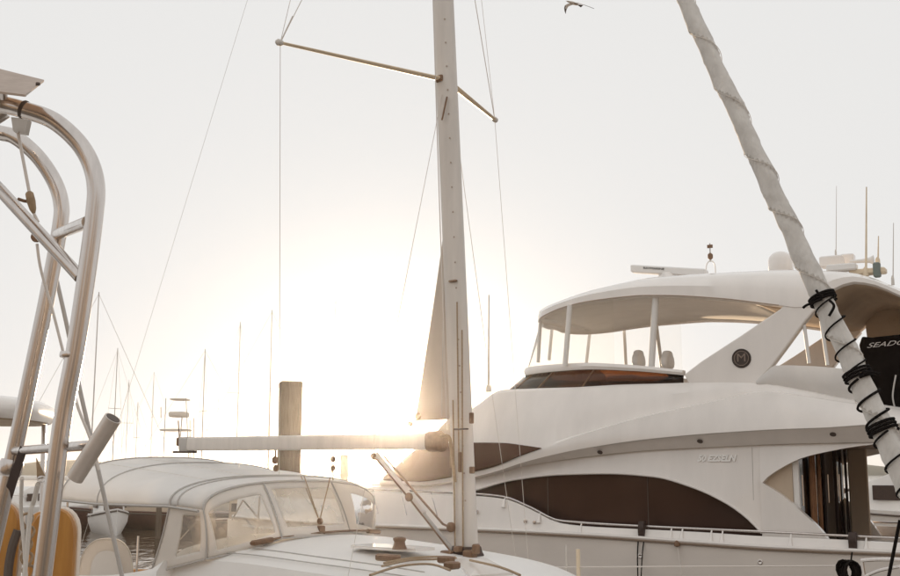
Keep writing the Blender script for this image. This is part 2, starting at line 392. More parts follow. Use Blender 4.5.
def q_of(s, k):
    x = crease(s); return [0, x * .35, x * .7, x - .005, x + .025, x + (1 - x) * .3, x + (1 - x) * .6, .965, 1.0][k]
def z_of(k): return [(s_, interp(C_K, s_) + (interp(C_T, s_) - interp(C_K, s_)) * q_of(s_, k)) for s_ in [-4 + (SF + 4.2) * i / 120 for i in range(121)]]
body('flybridge_moulding', M['gel'], [(C_U, U_in)] + [(z_of(k), (lambda kk: lambda s: fly_in(s, q_of(s, kk)))(k)) for k in range(9)], -3.4, SF, 130, smooth=22)
# a thin step line where the knuckle turns under
G().tube([near(s_, interp(C_K, s_) - 0.008, K_in(s_) + 0.012) for s_ in [-3 + 8.2 * i / 60 for i in range(61)]], 0.006, 6).obj('knuckle_seam', M['alu2'], yacht)

# --- pilothouse glass: bonded panel standing just proud of the moulding
def surf_inset(s, z):
    k, t = interp(C_K, s), interp(C_T, s); q = max(0, min(1, (z - k) / max(t - k, 0.01)))
    return fly_in(s, q)
pin = lambda px: 0.2 + 0.3 * max(0, min(1, (540 - px) / 140))
W_t = ycurve([(386, 477), (400, 464), (415, 450.5), (425, 445.5), (440, 443.5), (459, 443), (478, 442.7), (505, 443), (530, 446), (544, 448)], pin)
W_b = ycurve([(386, 480), (422, 481.5), (447, 478.5), (476, 472), (499, 466), (523, 456), (544, 448.3)], pin)
def skin(name, m, bot, top, s0, s1, off, n=50, rows=8, sides=(0, 1)):
    for sd_ in sides:
        P = (near, far)[sd_]; g = G(); rr = []
        for i in range(n + 1):
            s = s0 + (s1 - s0) * i / n; zb = interp(bot, s); zt = max(interp(top, s), zb + 0.003)
            rr.append([P(s, zb + (zt - zb) * k / rows, surf_inset(s, zb + (zt - zb) * k / rows) - off) for k in range(rows + 1)])
        g.loft(rr, False, False); o = g.obj(name, m, yacht, 60)
        md = o.modifiers.new('thickness', 'SOLIDIFY'); md.thickness = 0.03; md.offset = 0
    return o
skin('windscreen_glass', M['wglass'], W_b, W_t, W_b[0][0], W_b[-1][0], 0.022)

# --- saloon side with the arched window
h_in = 0.36
C_arch = ycurve([(430, 500), (455, 495), (478, 489), (513, 479.5), (563, 474), (607, 473), (653, 476), (693, 487), (727, 503), (750, 520), (762, 533)], h_in)
C_Utop = [(s, z + 0.02) for s, z in C_U]
sA, sB = C_arch[0][0], C_arch[-1][0]
plate('saloon_side', M['gel'], C_arch, C_Utop, h_in, 0.44, sA, sB, 0.16, 80, 6)
# aft: strip over the cockpit opening and the swept fin below it
C_ot = ycurve([(762, 483), (768, 476.5), (776, 471), (800, 458.5), (822, 452.6), (852, 447), (883, 443.5), (1000, 443)], h_in)
C_fin = ycurve([(762, 482.5), (782, 495), (803, 513), (822, 531.5), (834, 549)], h_in)
s762 = C_fin[-1][0]
plate('saloon_side', M['gel'], C_ot, C_Utop, h_in, 0.44, -3.0, sA - 0.002, 0.16, 40, 3)
plate('cockpit_fin', M['gel'], [(-5, interp(C_deck, 0) - 0.02), (15, interp(C_deck, 2) - 0.02)], C_fin, h_in, h_in, C_fin[0][0], sA - 0.002, 0.16, 30, 5)
C_bulk = [(-5, interp(C_deck, 0)), (15, interp(C_deck, 8))]
up3 = Vector((0, 0, 1))
def house_inset(z, s):
    b, t = interp(C_arch, s), interp(C_Utop, s); return h_in + (0.44 - h_in) * max(0, min(1, (z - b) / (t - b)))
# saloon glazing behind the arch, and its thin gasket
plate('saloon_window', M['dglass'], [(s, z) for s, z in C_deck], [(s, z + 0.12) for s, z in C_arch], h_in + 0.13, h_in + 0.13, sA - 0.35, sB - 0.5, 0.03, 60, 4)
for P in (near, far):
    G().tube([P(s_, interp(C_arch, s_) - 0.012, h_in + 0.11) for s_ in [sA + (sB - sA) * i / 60 for i in range(61)]], 0.014, 6).obj('window_gasket', M['gasket'], yacht)
    G().tube([P(s_, interp(C_arch, s_) + 0.0, h_in - 0.004) for s_ in [sA + (sB - sA) * i / 60 for i in range(61)]], 0.022, 8).obj('window_trim', M['gel'], yacht)
for px in (548, 648):
    s_ = ysz(px, 500, h_in + .13)[0]
    for P in (near, far): G().box(P(s_, (interp(C_deck, s_) + interp(C_arch, s_)) / 2, h_in + .128), U_ * .006, N_ * .006, up3 * ((interp(C_arch, s_) - interp(C_deck, s_)) / 2)).obj('pane_joint', M['gasket'], yacht)
s_ = ysz(752, 452, .42)[0]; G().tube([near(s_, z_, house_inset(z_, s_) - .001) for z_ in (ysz(752, 447, .43)[1], ysz(752, 466, .42)[1], ysz(752, 500, .38)[1])], .004, 5).obj('panel_joint', M['alu2'], yacht)
for px, py in ((525, 521), (534, 522)):
    s_, z_ = ysz(px, py, .02); G().lathe(near(s_, z_, .035), -N_, [(.035, 0), (.035, .012), (.018, .016), (0, .012)], 14).obj('deck_fill', M['steel'], yacht)
for px, py in ((476, 512), (640, 556), (760, 562)):
    s_, z_ = ysz(px, py, .0); G().lathe(near(s_, z_, .03), -N_, [(.045, 0), (.04, .025), (.03, .03), (0, .012)], 14).obj('hull_vent', M['steel'], yacht)
# front of the house below the windscreen
C_hf = ycurve([(330, 494), (360, 488), (386, 485.5), (420, 486), (447, 484), (476, 478.5), (500, 474)], 0.5)
body('coachroof', M['gel'], [(C_deck, lambda s: 0.42), (mix(C_hf, C_deck, 0.3), lambda s: 0.42), ([(s, z - 0.01) for s, z in C_hf], lambda s: 0.52)], ysz(466, 480, 0.4)[0], C_hf[-1][0] + 0.6, 30)
# inner core so nothing is seen through the saloon
sK = ysz(800, 500, 0.5)[0]
body('saloon_core', M['dglass'], [(C_deck, lambda s: 0.62), ([(s, z + 0.1) for s, z in C_U], lambda s: 0.62)], sK + 0.6, ysz(450, 480, 0.5)[0], 20)

def text(body_, size, loc, xdir, ydir, m, parent, name, shear=0.0, ext=0.004, width=None, font_space=1.0, bold=0.0):
    c = bpy.data.curves.new(name, 'FONT'); c.body = body_; c.size = size; c.extrude = ext; c.offset = bold; c.shear = shear; c.align_x = 'CENTER'; c.align_y = 'CENTER'; c.space_character = font_space
    tmp = bpy.data.objects.new(name, c); COL.objects.link(tmp)
    dg = bpy.context.evaluated_depsgraph_get(); dg.update()
    me = bpy.data.meshes.new_from_object(tmp.evaluated_get(dg)); bpy.data.objects.remove(tmp)
    x = Vector(xdir).normalized(); y = Vector(ydir); y = (y - x * y.dot(x)).normalized(); zz = x.cross(y)
    xs = [v.co.x for v in me.vertices]; k = 1.0
    if width: k = width / (max(xs) - min(xs))
    org = PORG[parent.name] if parent else Vector((0, 0, 0))
    for v in me.vertices: v.co = Vector(loc) + x * v.co.x * k + y * v.co.y + zz * v.co.z - org
    me.materials.clear(); me.materials.append(m)
    o = bpy.data.objects.new(name, me); COL.objects.link(o)
    if parent: o.parent = parent
    return o
a_s, a_z = ysz(716, 458.5, 0.4)
nrm = -N_
text('50 EZSELN', 0.15, near(a_s, a_z, house_inset(a_z, a_s) - 0.012), -U_, Vector((0, 0, 1)) + N_ * 0.1, M['text'], yacht, 'side_lettering', shear=0.3, width=0.68, ext=0.012, bold=0.006)

# --- cockpit: bulkhead with glazed doors, linings, sofa
zd = interp(C_deck, 0.8); zt = interp(C_U, 0.8) + 0.03
sK = ysz(797, 500, 0.55)[0]
def bk(o0, o1, z0, z1, s, th, name, m, parent=None): # panel across the boat
    c = yw(s, (o0 + o1) / 2, (z0 + z1) / 2)
    return G().box(c, N_ * (o1 - o0) / 2, U_ * th / 2, Vector((0, 0, (z1 - z0) / 2)), 0.008).obj(name, m, parent or yacht, 30)
bk(0.53, 0.60, zd, zt, sK, 0.10, 'door_frame', M['gel2'])
for i in range(4):
    o0 = 0.62 + i * 1.0; d = bk(o0, o0 + 0.96, zd + 0.02, zt - 0.02, sK + 0.05 * (i % 2), 0.03, 'cockpit_door', M['doorglass'])
    bk(o0 + 0.97, o0 + 0.99, zd, zt, sK - 0.02, 0.05, 'door_post', M['darkbrown'])
    h0 = yw(sK - 0.06, o0 + 0.1, zd + 0.8)
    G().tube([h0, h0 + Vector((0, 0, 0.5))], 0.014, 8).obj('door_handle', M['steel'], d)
# beige lining in the wedge between side plate and door
for o_ in (0.525, 4.675):
    v = []
    g = G().box(yw((sK + s762) / 2 + 0.2, o_, (zd + zt) / 2), U_ * ((s762 - sK) / 2 + 0.15), N_ * 0.02, Vector((0, 0, (zt - zd) / 2)))
    g.obj('side_lining', M['beige'], yacht)
# wavy bronze strips standing in front of the doors
for oc, w_ in ((1.28, .30), (1.9, .12)):
    rr = []
    for i in range(17):
        o_ = oc + w_ * i / 16; ds = -0.07 + 0.025 * math.sin(i * 1.9); pin_ = 0.03 * math.sin(i)
        rr.append([yw(sK + ds, o_, zd + 0.12), yw(sK + ds + pin_ * .3, o_, (zd + zt) / 2), yw(sK + ds, o_, zt - 0.04)])
    o = G().loft(rr, False, False).obj('door_strip', M['bstrip'], yacht, 60); o.modifiers.new('thickness', 'SOLIDIFY').thickness = 0.008
# ceiling and far wing wall of the cockpit
G().box(yw((sK - 3.0) / 2, HB, zt - 0.05), U_ * (sK + 3.0) / 2, N_ * 2.02, Vector((0, 0, 0.02))).obj('cockpit_ceiling', M['ceil'], yacht)
G().box(yw(sK - 0.25, 4.60, (zd + zt) / 2), U_ * 0.18, N_ * 0.04, Vector((0, 0, (zt - zd) / 2 - 0.06)), 0.02).obj('wing_wall', M['beige'], yacht)
# stern sofa and table
zs = zd + 0.02
G().box(yw(-2.2, HB, zs + 0.22), N_ * 1.5, U_ * 0.35, Vector((0, 0, 0.22)), 0.06).obj('sofa_seat', M['beige'], yacht)
G().box(yw(-2.55, HB, zs + 0.55), N_ * 1.6, U_ * 0.10, Vector((0, 0, 0.36)), 0.06).obj('sofa_back', M['beige'], yacht)
G().box(yw(-0.4, 4.3, zs + 0.38), N_ * 0.28, U_ * 0.5, Vector((0, 0, 0.38)), 0.04).obj('cockpit_locker', M['beige'], yacht)
G().box(yw(0.35, 4.45, zs + 0.95), N_ * 0.10, U_ * 0.30, Vector((0, 0, 0.95)), 0.03).obj('stair_panel', M['darkbrown'], yacht)
bpts = [yw(-1.3 + 0.5 * math.cos(a), 3.0 + 0.5 * math.sin(a), zs + 0.62) for a in [i * math.pi / 10 for i in range(20)]]
G().prism(bpts, (0, 0, 0.04)).obj('cockpit_table', M['teak'], yacht)
G().tube([yw(-1.3, 3.0, zs), yw(-1.3, 3.0, zs + 0.62)], 0.05, 12).obj('table_leg', M['steel'], yacht)
bk(0.3, 4.9, interp(C_deck, -3.9) - 0.3, interp(C_cap, -3.9), -3.93, 0.1, 'transom', M['gel'])
G().box(yw(-3.0, 0.6, (zd + zt) / 2), N_ * 0.09, U_ * 0.12, Vector((0, 0, (zt - zd) / 2)), 0.03).obj('overhang_post', M['gel'], yacht)
G().box(yw(-3.0, 4.6, (zd + zt) / 2), N_ * 0.09, U_ * 0.12, Vector((0, 0, (zt - zd) / 2)), 0.03).obj('overhang_post', M['gel'], yacht)

# --- flybridge: U-shaped bronze wind deflector with white cap
def uplan(sf, sb, w, n=48, pw=2.6):
    """U-shaped plan from near aft round the front to far aft; returns (s, o)"""
    r = []; L = sf - sb
    for i in range(n + 1):
        a = math.pi * i / n - math.pi / 2
        cx, sx = max(math.cos(a), 0), math.sin(a)
        r.append((sb + L * cx ** (2 / pw), HB + w * math.copysign(abs(sx) ** (2 / pw), sx)))
    return r
def fit_front(px, py, sb, w, pw, z):
    """forward reach for which the U's leftmost outline falls at pixel column px"""
    lo, hi = sb + 0.5, sb + 9
    for _ in range(40):
        mid = (lo + hi) / 2
        mn = min(proj(yw(s, o, z))[0] for s, o in uplan(mid, sb, w, 48, pw))
        if mn > px: lo = mid
        else: hi = mid
    return (lo + hi) / 2
zb0 = yplane(574, 386.5, 0.6)[1]; zc0 = yplane(574, 368, 0.6)[1]; zc1 = yplane(574, 363, 0.6)[1]
zr = yplane(670, 383, 0.6)[1]
sbv = yplane(683, 376, 0.6)[0]
wv = HB - 0.6
f0 = fit_front(501, 390, sbv, wv, 3.0, zb0); f1 = fit_front(527, 369, sbv, wv - 0.04, 3.0, zc0)
pb = uplan(f0, sbv, wv, 60, 3.0); pt = uplan(f1, sbv, wv - 0.04, 60, 3.0)
zbf = lambda s: interp([yplane(670, 383, .6), yplane(618, 384.5, .6), yplane(574, 387, .6), (yplane(574, 387, .6)[0] + 3, yplane(574, 387, .6)[1] - 0.05)], s) - 0.03
zcf = lambda s: interp([yplane(680, 375, .64), yplane(633, 371, .64), yplane(574, 369.5, .64), (yplane(574, 369, .64)[0] + 1, yplane(574, 369.5, .64)[1])], s)
rows = [[yw(s, o, zbf(s)), yw(s2, o2, zcf(s2) + 0.03)] for (s, o), (s2, o2) in zip(pb, pt)]
o = G().loft(rows, False, False).obj('wind_deflector', M['bglass'], yacht, 60)
md = o.modifiers.new('thickness', 'SOLIDIFY'); md.thickness = 0.012
for k in range(6, 60, 6):
    G().tube([rows[k][0], rows[k][1]], 0.016, 6).obj('deflector_stay', M['brown'], yacht)
rings = []
for s2, o2 in pt:
    z = zcf(s2); kx = (s2 - sbv) / (f1 - sbv); q = (o2 - HB) / wv
    outw = (U_ * max(kx, 0) ** 3 + N_ * q).normalized(); c = yw(s2, o2, z)
    hgt = 0.09 + 0.07 * kx
    rings.append([c + outw * 0.05, c + outw * 0.075 + Vector((0, 0, hgt * 0.5)), c + outw * 0.04 + Vector((0, 0, hgt)), c - outw * 0.10 + Vector((0, 0, hgt)), c - outw * 0.12])
G().loft(rings).obj('deflector_cap', M['gel'], yacht, 50)
# dark strip under cap
# flybridge floor and helm furniture
zf = interp(C_T, 4) - 0.35
def seat(name, s, o, z, w_, h_, parent=None):
    t = G()
    prof = [(-1, 0), (-1.02, .35), (-.92, .62), (-.70, .72), (-.55, .78), (-.50, .93), (-.36, 1.0), (.36, 1.0), (.50, .93), (.55, .78), (.70, .72), (.92, .62), (1.02, .35), (1, 0)]
    ringf = [yw(s - 0.09, o + x * w_ / 2, z + y * h_) for x, y in prof]; ringm = [yw(s, o + x * w_ / 2 * 1.06, z + y * h_ * 1.015) for x, y in prof]
    ringb = [yw(s + 0.10, o + x * w_ / 2 * 0.97, z + y * h_ * .99) for x, y in prof]
    t.loft([ringf, ringm, ringb]); ob = t.obj(name, M['gel2'], yacht, 0); sd2 = ob.modifiers.new('soft', 'SUBSURF'); sd2.levels = sd2.render_levels = 2
    for p_ in ob.data.polygons: p_.use_smooth = True
    G().box(yw(s + 0.3, o, z - 0.25), N_ * w_ * .5, U_ * 0.3, Vector((0, 0, 0.12)), 0.05).obj('helm_cushion', M['gel2'], yacht)
    G().tube([yw(s + 0.2, o, z - 0.36), yw(s + 0.2, o, zf - 0.1)], 0.07, 12).obj('seat_pedestal', M['gel2'], yacht)
for px, py in ((639, 366), (668, 367)):
    s_, z_ = yplane(px, py, 2.2 if px < 650 else 2.0); seat('helm_seat', s_, 2.2 if px < 650 else 2.0, z_ - 0.05, 0.46, 0.36)
s_, z_ = yplane(580, 372, 2.4)
G().box(yw(s_, 2.4, zf + 0.45), N_ * 0.7, U_ * 0.3, Vector((0, 0, 0.42)), 0.10).obj('helm_console', M['gel2'], yacht)

# --- hardtop
C_lip = [yplane(px, py, 0.52) for px, py in [(538, 312.5), (560, 307), (589, 302), (633, 297.5), (665, 297), (720, 300), (780, 307), (800, 309), (814, 308), (826, 297), (836, 289), (853, 283.5), (873, 286), (900, 297), (960, 322)]]; C_lip.sort()
C_top = [yplane(px, py, 1.5) for px, py in [(541, 306.5), (571, 300), (618, 287.5), (665, 279), (720, 275), (769, 272), (801, 271), (853, 275), (873, 279.5), (900, 290), (960, 312)]]; C_top.sort()
sb_h = yplane(960, 320, 0.5)[0]; sf_h = fit_front(538, 310, sbv, HB - 0.52, 3.2, yplane(538, 311, 0.6)[1])
def hhw(s):
    t = max(0, (s - sbv) / (sf_h - sbv)); return (HB - 0.52) * max(1 - t ** 3.2, 0) ** (1 / 3.2)
ns = 70; rings = []
for i in range(ns + 1):
    q = i / ns; s = sb_h + (sf_h - 0.004 - sb_h) * (1 - (1 - q) ** 1.6)
    h = max(hhw(s), 0.02); zl = interp(C_lip, s); ztp = max(interp(C_top, s), zl + 0.07); e = min(1, (sf_h - s) / 0.8) ** 0.5 * 0.8 + 0.2
    r = [(-h + 0.07, zl - 0.0), (-h, zl + 0.03), (-h + 0.01, zl + 0.03 + (ztp - zl) * 0.35), (-h + 0.16 * e, zl + (ztp - zl) * 0.72), (-h + 0.5 * e, zl + (ztp - zl) * 0.93), (-h * 0.35, ztp + 0.01)]
    cr = [(a, b) for a, b in r] + [(-a, b) for a, b in r[::-1]]
    und = [(h - 0.09, zl - 0.0), (h - 0.16, zl + 0.06), (h * 0.4, zl + 0.10), (-h * 0.4, zl + 0.10), (-h + 0.16, zl + 0.06)] if h > 0.4 else [(h * .8, zl), (h * .6, zl + .01), (h * .3, zl + .02), (-h * .3, zl + .02), (-h * .6, zl + .01)]
    rings.append([yw(s, HB + a, b) for a, b in cr + und])
G().loft(rings).obj('hardtop', M['gel'], yacht, 35)
# headliner: pale over the helm, tan over the aft deck
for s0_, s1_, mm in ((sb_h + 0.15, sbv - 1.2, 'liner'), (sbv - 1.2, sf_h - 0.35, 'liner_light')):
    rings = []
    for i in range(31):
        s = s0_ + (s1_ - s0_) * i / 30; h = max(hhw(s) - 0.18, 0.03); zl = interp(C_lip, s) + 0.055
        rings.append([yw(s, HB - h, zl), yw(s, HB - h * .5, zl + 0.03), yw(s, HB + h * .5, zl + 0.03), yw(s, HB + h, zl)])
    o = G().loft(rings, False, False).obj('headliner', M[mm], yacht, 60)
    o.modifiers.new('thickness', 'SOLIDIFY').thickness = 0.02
G().tube([yw(s, HB - hhw(s) - 0.004, interp(C_lip, s) + 0.03) for s in [sbv - 1.75 + (sf_h - 0.3 - sbv + 1.75) * i / 50 for i in range(51)]], 0.010, 6).obj('hardtop_edge_trim', M['plate'], yacht)
# slanted arch leg with round badge
for o_ in (0.515, 2 * HB - 0.515 - 0.24):
    pl = [yplane(px, py, 0.47) for px, py in [(683, 374), (700, 361), (740, 335), (779, 308.5), (790, 297), (808, 297), (816, 307), (804, 321), (785, 347), (770, 367), (757, 381), (757, 390), (690, 390)]]
    g = G(); n = len(pl)
    A = [yw(s, o_ + 0.02, z) for s, z in pl]
    g.prism(A, N_ * 0.2); o = g.obj('arch_leg', M['gel'], yacht, 20)
    b = o.modifiers.new('bevel', 'BEVEL'); b.width = 0.025; b.segments = 3; b.limit_method = 'ANGLE'
bs, bz = yplane(740.5, 358, 0.47); bc = yw(bs, 0.533, bz)
badge = G().lathe(bc, -N_, [(0.165, 0), (0.165, 0.012), (0.15, 0.02), (0.14, 0.012), (0.0, 0.012)], 40).obj('round_badge', M['badge'], yacht, 30)
G().lathe(bc - N_ * 0.011, -N_, [(0.128, 0), (0.128, 0.006), (0.118, 0.006), (0.118, 0.0)], 40).obj('badge_ring', M['badge2'], badge, 30)
text('M', 0.20, bc - N_ * 0.014 + Vector((0, 0, 0.005)), -U_, (0, 0, 1), M['badge2'], badge, 'badge_letter', ext=0.004, width=0.14)
# windscreen posts
def post(x0, y0, x1, y1, o_, r_=0.035, m='gel2', name='hardtop_post'):
    a = yplane(x0, y0, o_); b = yplane(x1, y1, o_)
    G().tube([yw(a[0], o_, a[1] - 0.05), yw(b[0], o_, b[1] + 0.08)], r_, 10).obj(name, M[m], yacht)
for p in [(565, 363, 570, 309, .68, .05), (651, 367, 656, 300, .66, .06), (538, 360, 541, 315, 1.5), (549, 358, 553, 322, 3.6), (586, 363, 591, 326, 4.55), (626, 365, 624, 329, 4.55), (662, 367, 656, 326, 4.5, .04)]:
    post(*p)
for p in [(804, 322, 809.5, 368, .62), (821, 318, 828, 370, .62), (870, 300, 880, 372, 4.5, .05)]:
    post(p[0], p[3] if False else p[1], p[2], p[3], p[4], p[5] if len(p) > 5 else 0.03)
# clear front vinyl panels of the bridge enclosure (near side)
a, b, c, d = [yplane(*q) for q in ((568, 362, .66), (651, 366, .66), (655, 300, .66), (571, 304, .66))]
# clear curtains of the bridge enclosure, from cap up to the hardtop lip
zl_ = lambda s, o: interp(C_lip, min(s, sf_h - .05)) + .02
for i0, i1 in ((4, 13), (13, 22), (22, 38), (38, 47), (47, 56)):
    rr = []
    for i in range(i0, i1 + 1):
        s2, o2 = pt[i]; s3 = min(s2, sf_h - .12); h3 = min(abs(o2 - HB), hhw(s3) - .08)
        rr.append([yw(s2, o2, zcf(s2) + .10), yw(s3, HB + math.copysign(h3, o2 - HB), zl_(s3, o2))])
    G().loft(rr, False, False).obj('bridge_curtain', M['clear'], yacht, 60)
# tan inner wall under the aft hardtop
pl = [yplane(px, py, 4.3) for px, py in ((864, 292), (866, 330), (872, 372), (884, 412), (980, 420), (980, 300), (920, 288))]
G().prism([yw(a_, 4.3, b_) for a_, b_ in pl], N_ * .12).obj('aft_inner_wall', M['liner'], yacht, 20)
# aft coaming: rolled white curtain
C_rt = sorted(yplane(px, py, 0.55) for px, py in [(757, 380), (766, 371), (776, 365.5), (810, 366), (853, 370), (900, 378), (960, 386)])
C_rb = sorted(yplane(px, py, 0.55) for px, py in [(757, 386), (804, 391), (839, 398), (900, 408), (960, 416)])
for o_, sg in ((0.55, 1), (2 * HB - 0.55, -1)):
    rr = []
    s0_, s1_ = yplane(857, 390, .55)[0], C_rt[-1][0]
    for i in range(31):
        s = s0_ + (s1_ - s0_) * i / 30; zb, ztp = interp(C_rb, s), max(interp(C_rt, s), interp(C_rb, s) + 0.03); mid = (zb + ztp) / 2
        wob = 0.012 * math.sin(i * 1.7)
        rr.append([yw(s, o_ + sg * x, zb + (ztp - zb) * y) for x, y in ((0, 0), (-0.05 + wob, .25), (-0.06, .5), (-0.045 + wob, .8), (0.0, 1), (0.10, .98), (0.14, .5), (0.12, 0))])
    G().loft(rr).obj('curtain_coaming', M['canvas'], yacht, 50)
# shadowy clutter: helm-size lockers and brown box on the aft bridge
s_, z_ = yplane(836, 382, 1.4); G().box(yw(s_, 1.4, z_), N_ * .12, U_ * .09, (0, 0, .13), 0.02).obj('speaker_box', M['darkbrown'], yacht)
s_, z_ = yplane(845, 386, 2.2); G().box(yw(s_, 2.2, z_ - .1), N_ * .6, U_ * .5, (0, 0, .25), 0.1).obj('sun_pad', M['gel2'], yacht)
# roof gear: radar bar, dome, horns, antennas
s_, z_ = yplane(668, 279, 1.9)
G().lathe(yw(s_, 1.9, z_ - 0.08), (0, 0, 1), [(0.34, 0), (0.30, 0.08), (0.16, 0.14), (0.12, 0.2), (0.0, 0.2)], 24).obj('radar_pedestal', M['gel'], yacht)
pl = [yplane(632, 267, 1.9), yplane(707, 269.3, 1.9)]
c0, c1 = yw(pl[0][0], 1.9, pl[0][1]), yw(pl[1][0], 1.9, pl[1][1]); c0.z -= 0.04; c1.z -= 0.08
ax = (c1 - c0) / 2; ay = Vector((ax.y, -ax.x, 0)).normalized() * 0.10
bar = G().box((c0 + c1) / 2, ax, ay, (0, 0, 0.075), 0.02).obj('radar_bar', M['gel2'], yacht)
G().box((c0 + c1) / 2 - Vector((0, 0, 0.09)), ax * .25, ay * .8, (0, 0, 0.03), 0.01).obj('radar_bracket', M['gel2'], yacht)
text('RAYMARINE', 0.055, c0.lerp(c1, 0.32) + ay.normalized() * 0.104 + Vector((0, 0, 0.02)), ax, (0, 0, 1), M['darktext'], bar, 'radar_lettering', width=0.42)
s_, z_ = yplane(781, 271, 2.2); r_ = 0.225
G().lathe(yw(s_, 2.2, z_ - 0.06), (0, 0, 1), [(r_ * .9, 0), (r_, 0.04), (r_, 0.24)] + [(r_ * math.cos(a), 0.24 + 0.19 * math.sin(a)) for a in [i * math.pi / 16 for i in range(1, 9)]], 28).obj('satellite_dome', M['gel'], yacht)
s_, z_ = yplane(711, 275, 2.3); hb = yw(s_, 2.3, z_)
G().tube(smooth_path([hb + U_ * .09, hb + U_ * .08 + Vector((0, 0, .2)), hb + Vector((0, 0, .28)), hb - U_ * .08 + Vector((0, 0, .2)), hb - U_ * .09], 6), 0.012, 8).obj('light_hoop', M['gel2'], yacht)
G().tube([hb + Vector((0, 0, .26)), hb + Vector((0, 0, .62))], 0.012, 8).obj('light_stem', M['alu2'], yacht)
G().lathe(hb + Vector((0, 0, .30)), (0, 0, 1), [(0.02, 0), (0.05, .03), (0.05, .10), (0.02, .13)], 12).obj('masthead_light', M['brown'], yacht)
G().box(hb + Vector((0, 0, .56)), U_ * .05, N_ * .02, (0, 0, .03)).obj('wind_vane', M['brown'], yacht)
def whip(px, y0, y1, o_, r_=0.012, m='wirelight'):
    a = yplane(px, y1, o_); b = yplane(px + 0.5, y0, o_)
    g = G().tube([yw(a[0], o_, a[1]), yw(b[0], o_, b[1])], lambda t: r_ * (1 - .5 * t), 6)
    g.lathe(yw(a[0], o_, a[1]), (0, 0, 1), [(r_ * 2.5, 0), (r_ * 2.2, .12), (r_, .16)], 8); g.obj('antenna', M[m], yacht)
whip(866, 187, 276, 1.6, 0.022, 'gold'); whip(878, 236, 266, 2.2, 0.018, 'gold'); whip(836, 186, 258, 2.8, 0.008); whip(893, 223, 285, 1.2, 0.011); whip(488.5, 295, 392, 2.6, 0.024)
for px, py, o_, a, b_, h, m in [(832, 262, 2.0, .20, .12, .10, 'gel'), (848, 262, 2.4, .12, .10, .14, 'gel'), (842, 268, 1.6, .25, .12, .06, 'gel2'), (868, 272, 1.7, .30, .12, .05, 'gold'), (877, 270, 1.6, .06, .06, .13, 'green'), (826, 259, 2.2, .10, .02, .02, 'darkbrown')]:
    s_, z_ = yplane(px, py, o_); G().box(yw(s_, o_, z_), U_ * a, N_ * b_, (0, 0, h), 0.02 if h > .03 else 0.005).obj('roof_instrument', M[m], yacht)
s_, z_ = yplane(850, 262, 2.0); G().lathe(yw(s_, 2.0, z_), -U_, [(0.03, 0), (0.035, .2), (0.05, .33), (0.085, .4), (0.08, .4)], 14).obj('air_horn', M['gel2'], yacht)
# small lights under the moulding
for px, py in ((600, 452), (700, 441), (833, 434)):
    s_, z_ = ysz(px, py, 0.22); ii = (K_in(s_) + U_in(s_)) / 2
    G().lathe(near(s_, z_, ii - 0.01), -N_ * .6 + Vector((0, 0, -.8)), [(0.05, 0), (0.05, .012), (0.03, .016), (0, .016)], 14).obj('courtesy_light', M['gasket'], yacht)
s_, z_ = yplane(893, 320, 3.9); G().lathe(yw(s_, 3.9, z_), -N_, [(0.12, 0), (0.12, .02), (0.08, .02), (0.08, .01), (0.03, .01), (0.03, .02), (0, .02)], 20).obj('headliner_speaker', M['liner'], yacht)
# black covered tender / personal watercraft on the aft bridge deck
o_ = 1.5
ol = [yplane(px, py, o_) for px, py in [(861, 336), (858, 345), (863, 362), (872, 385), (884, 409), (1000, 430), (1005, 338), (960, 329), (920, 331.5), (890, 335), (870, 337)]]
cov = thing('covered_tender', 'black cloth cover with silver lettering over a tender on the aft flybridge', 'boat cover', yw(*[ol[4][0], o_ + .5, ol[4][1]]))
rings = []
for t, k in ((0, .93), (.06, 1), (.5, 1.03), (1.0, 1.0), (1.08, .9)):
    cs = sum(a for a, _ in ol) / len(ol); cz = sum(b for _, b in ol) / len(ol)
    rings.append([yw(cs + (a - cs) * k, o_ + t * 1.2, cz + (b - cz) * k) for a, b in ol])
g = G().loft(rings); o = g.obj('cloth_cover', M['blackcloth'], cov, 50)
b = o.modifiers.new('bevel', 'BEVEL'); b.width = 0.03; b.segments = 2
ls, lz = yplane(890, 343.5, o_ - 0.03)
text('SEADOO', 0.115, yw(ls, o_ - 0.015, lz), -U_ + Vector((0, 0, 0.05)), (0, 0, 1), M['silvertext'], o, 'cover_lettering', shear=0.5, width=0.80)
G().tube(smooth_path([yw(*[yplane(896, 375, o_)[0], o_ - .02, yplane(896, 375, o_)[1]]), yw(yplane(893, 395, o_)[0], o_ - .03, yplane(893, 395, o_)[1]), yw(yplane(895, 408, o_)[0], o_ - .02, yplane(895, 408, o_)[1])]), 0.015, 6).obj('drawcord', M['silvertext'], cov)

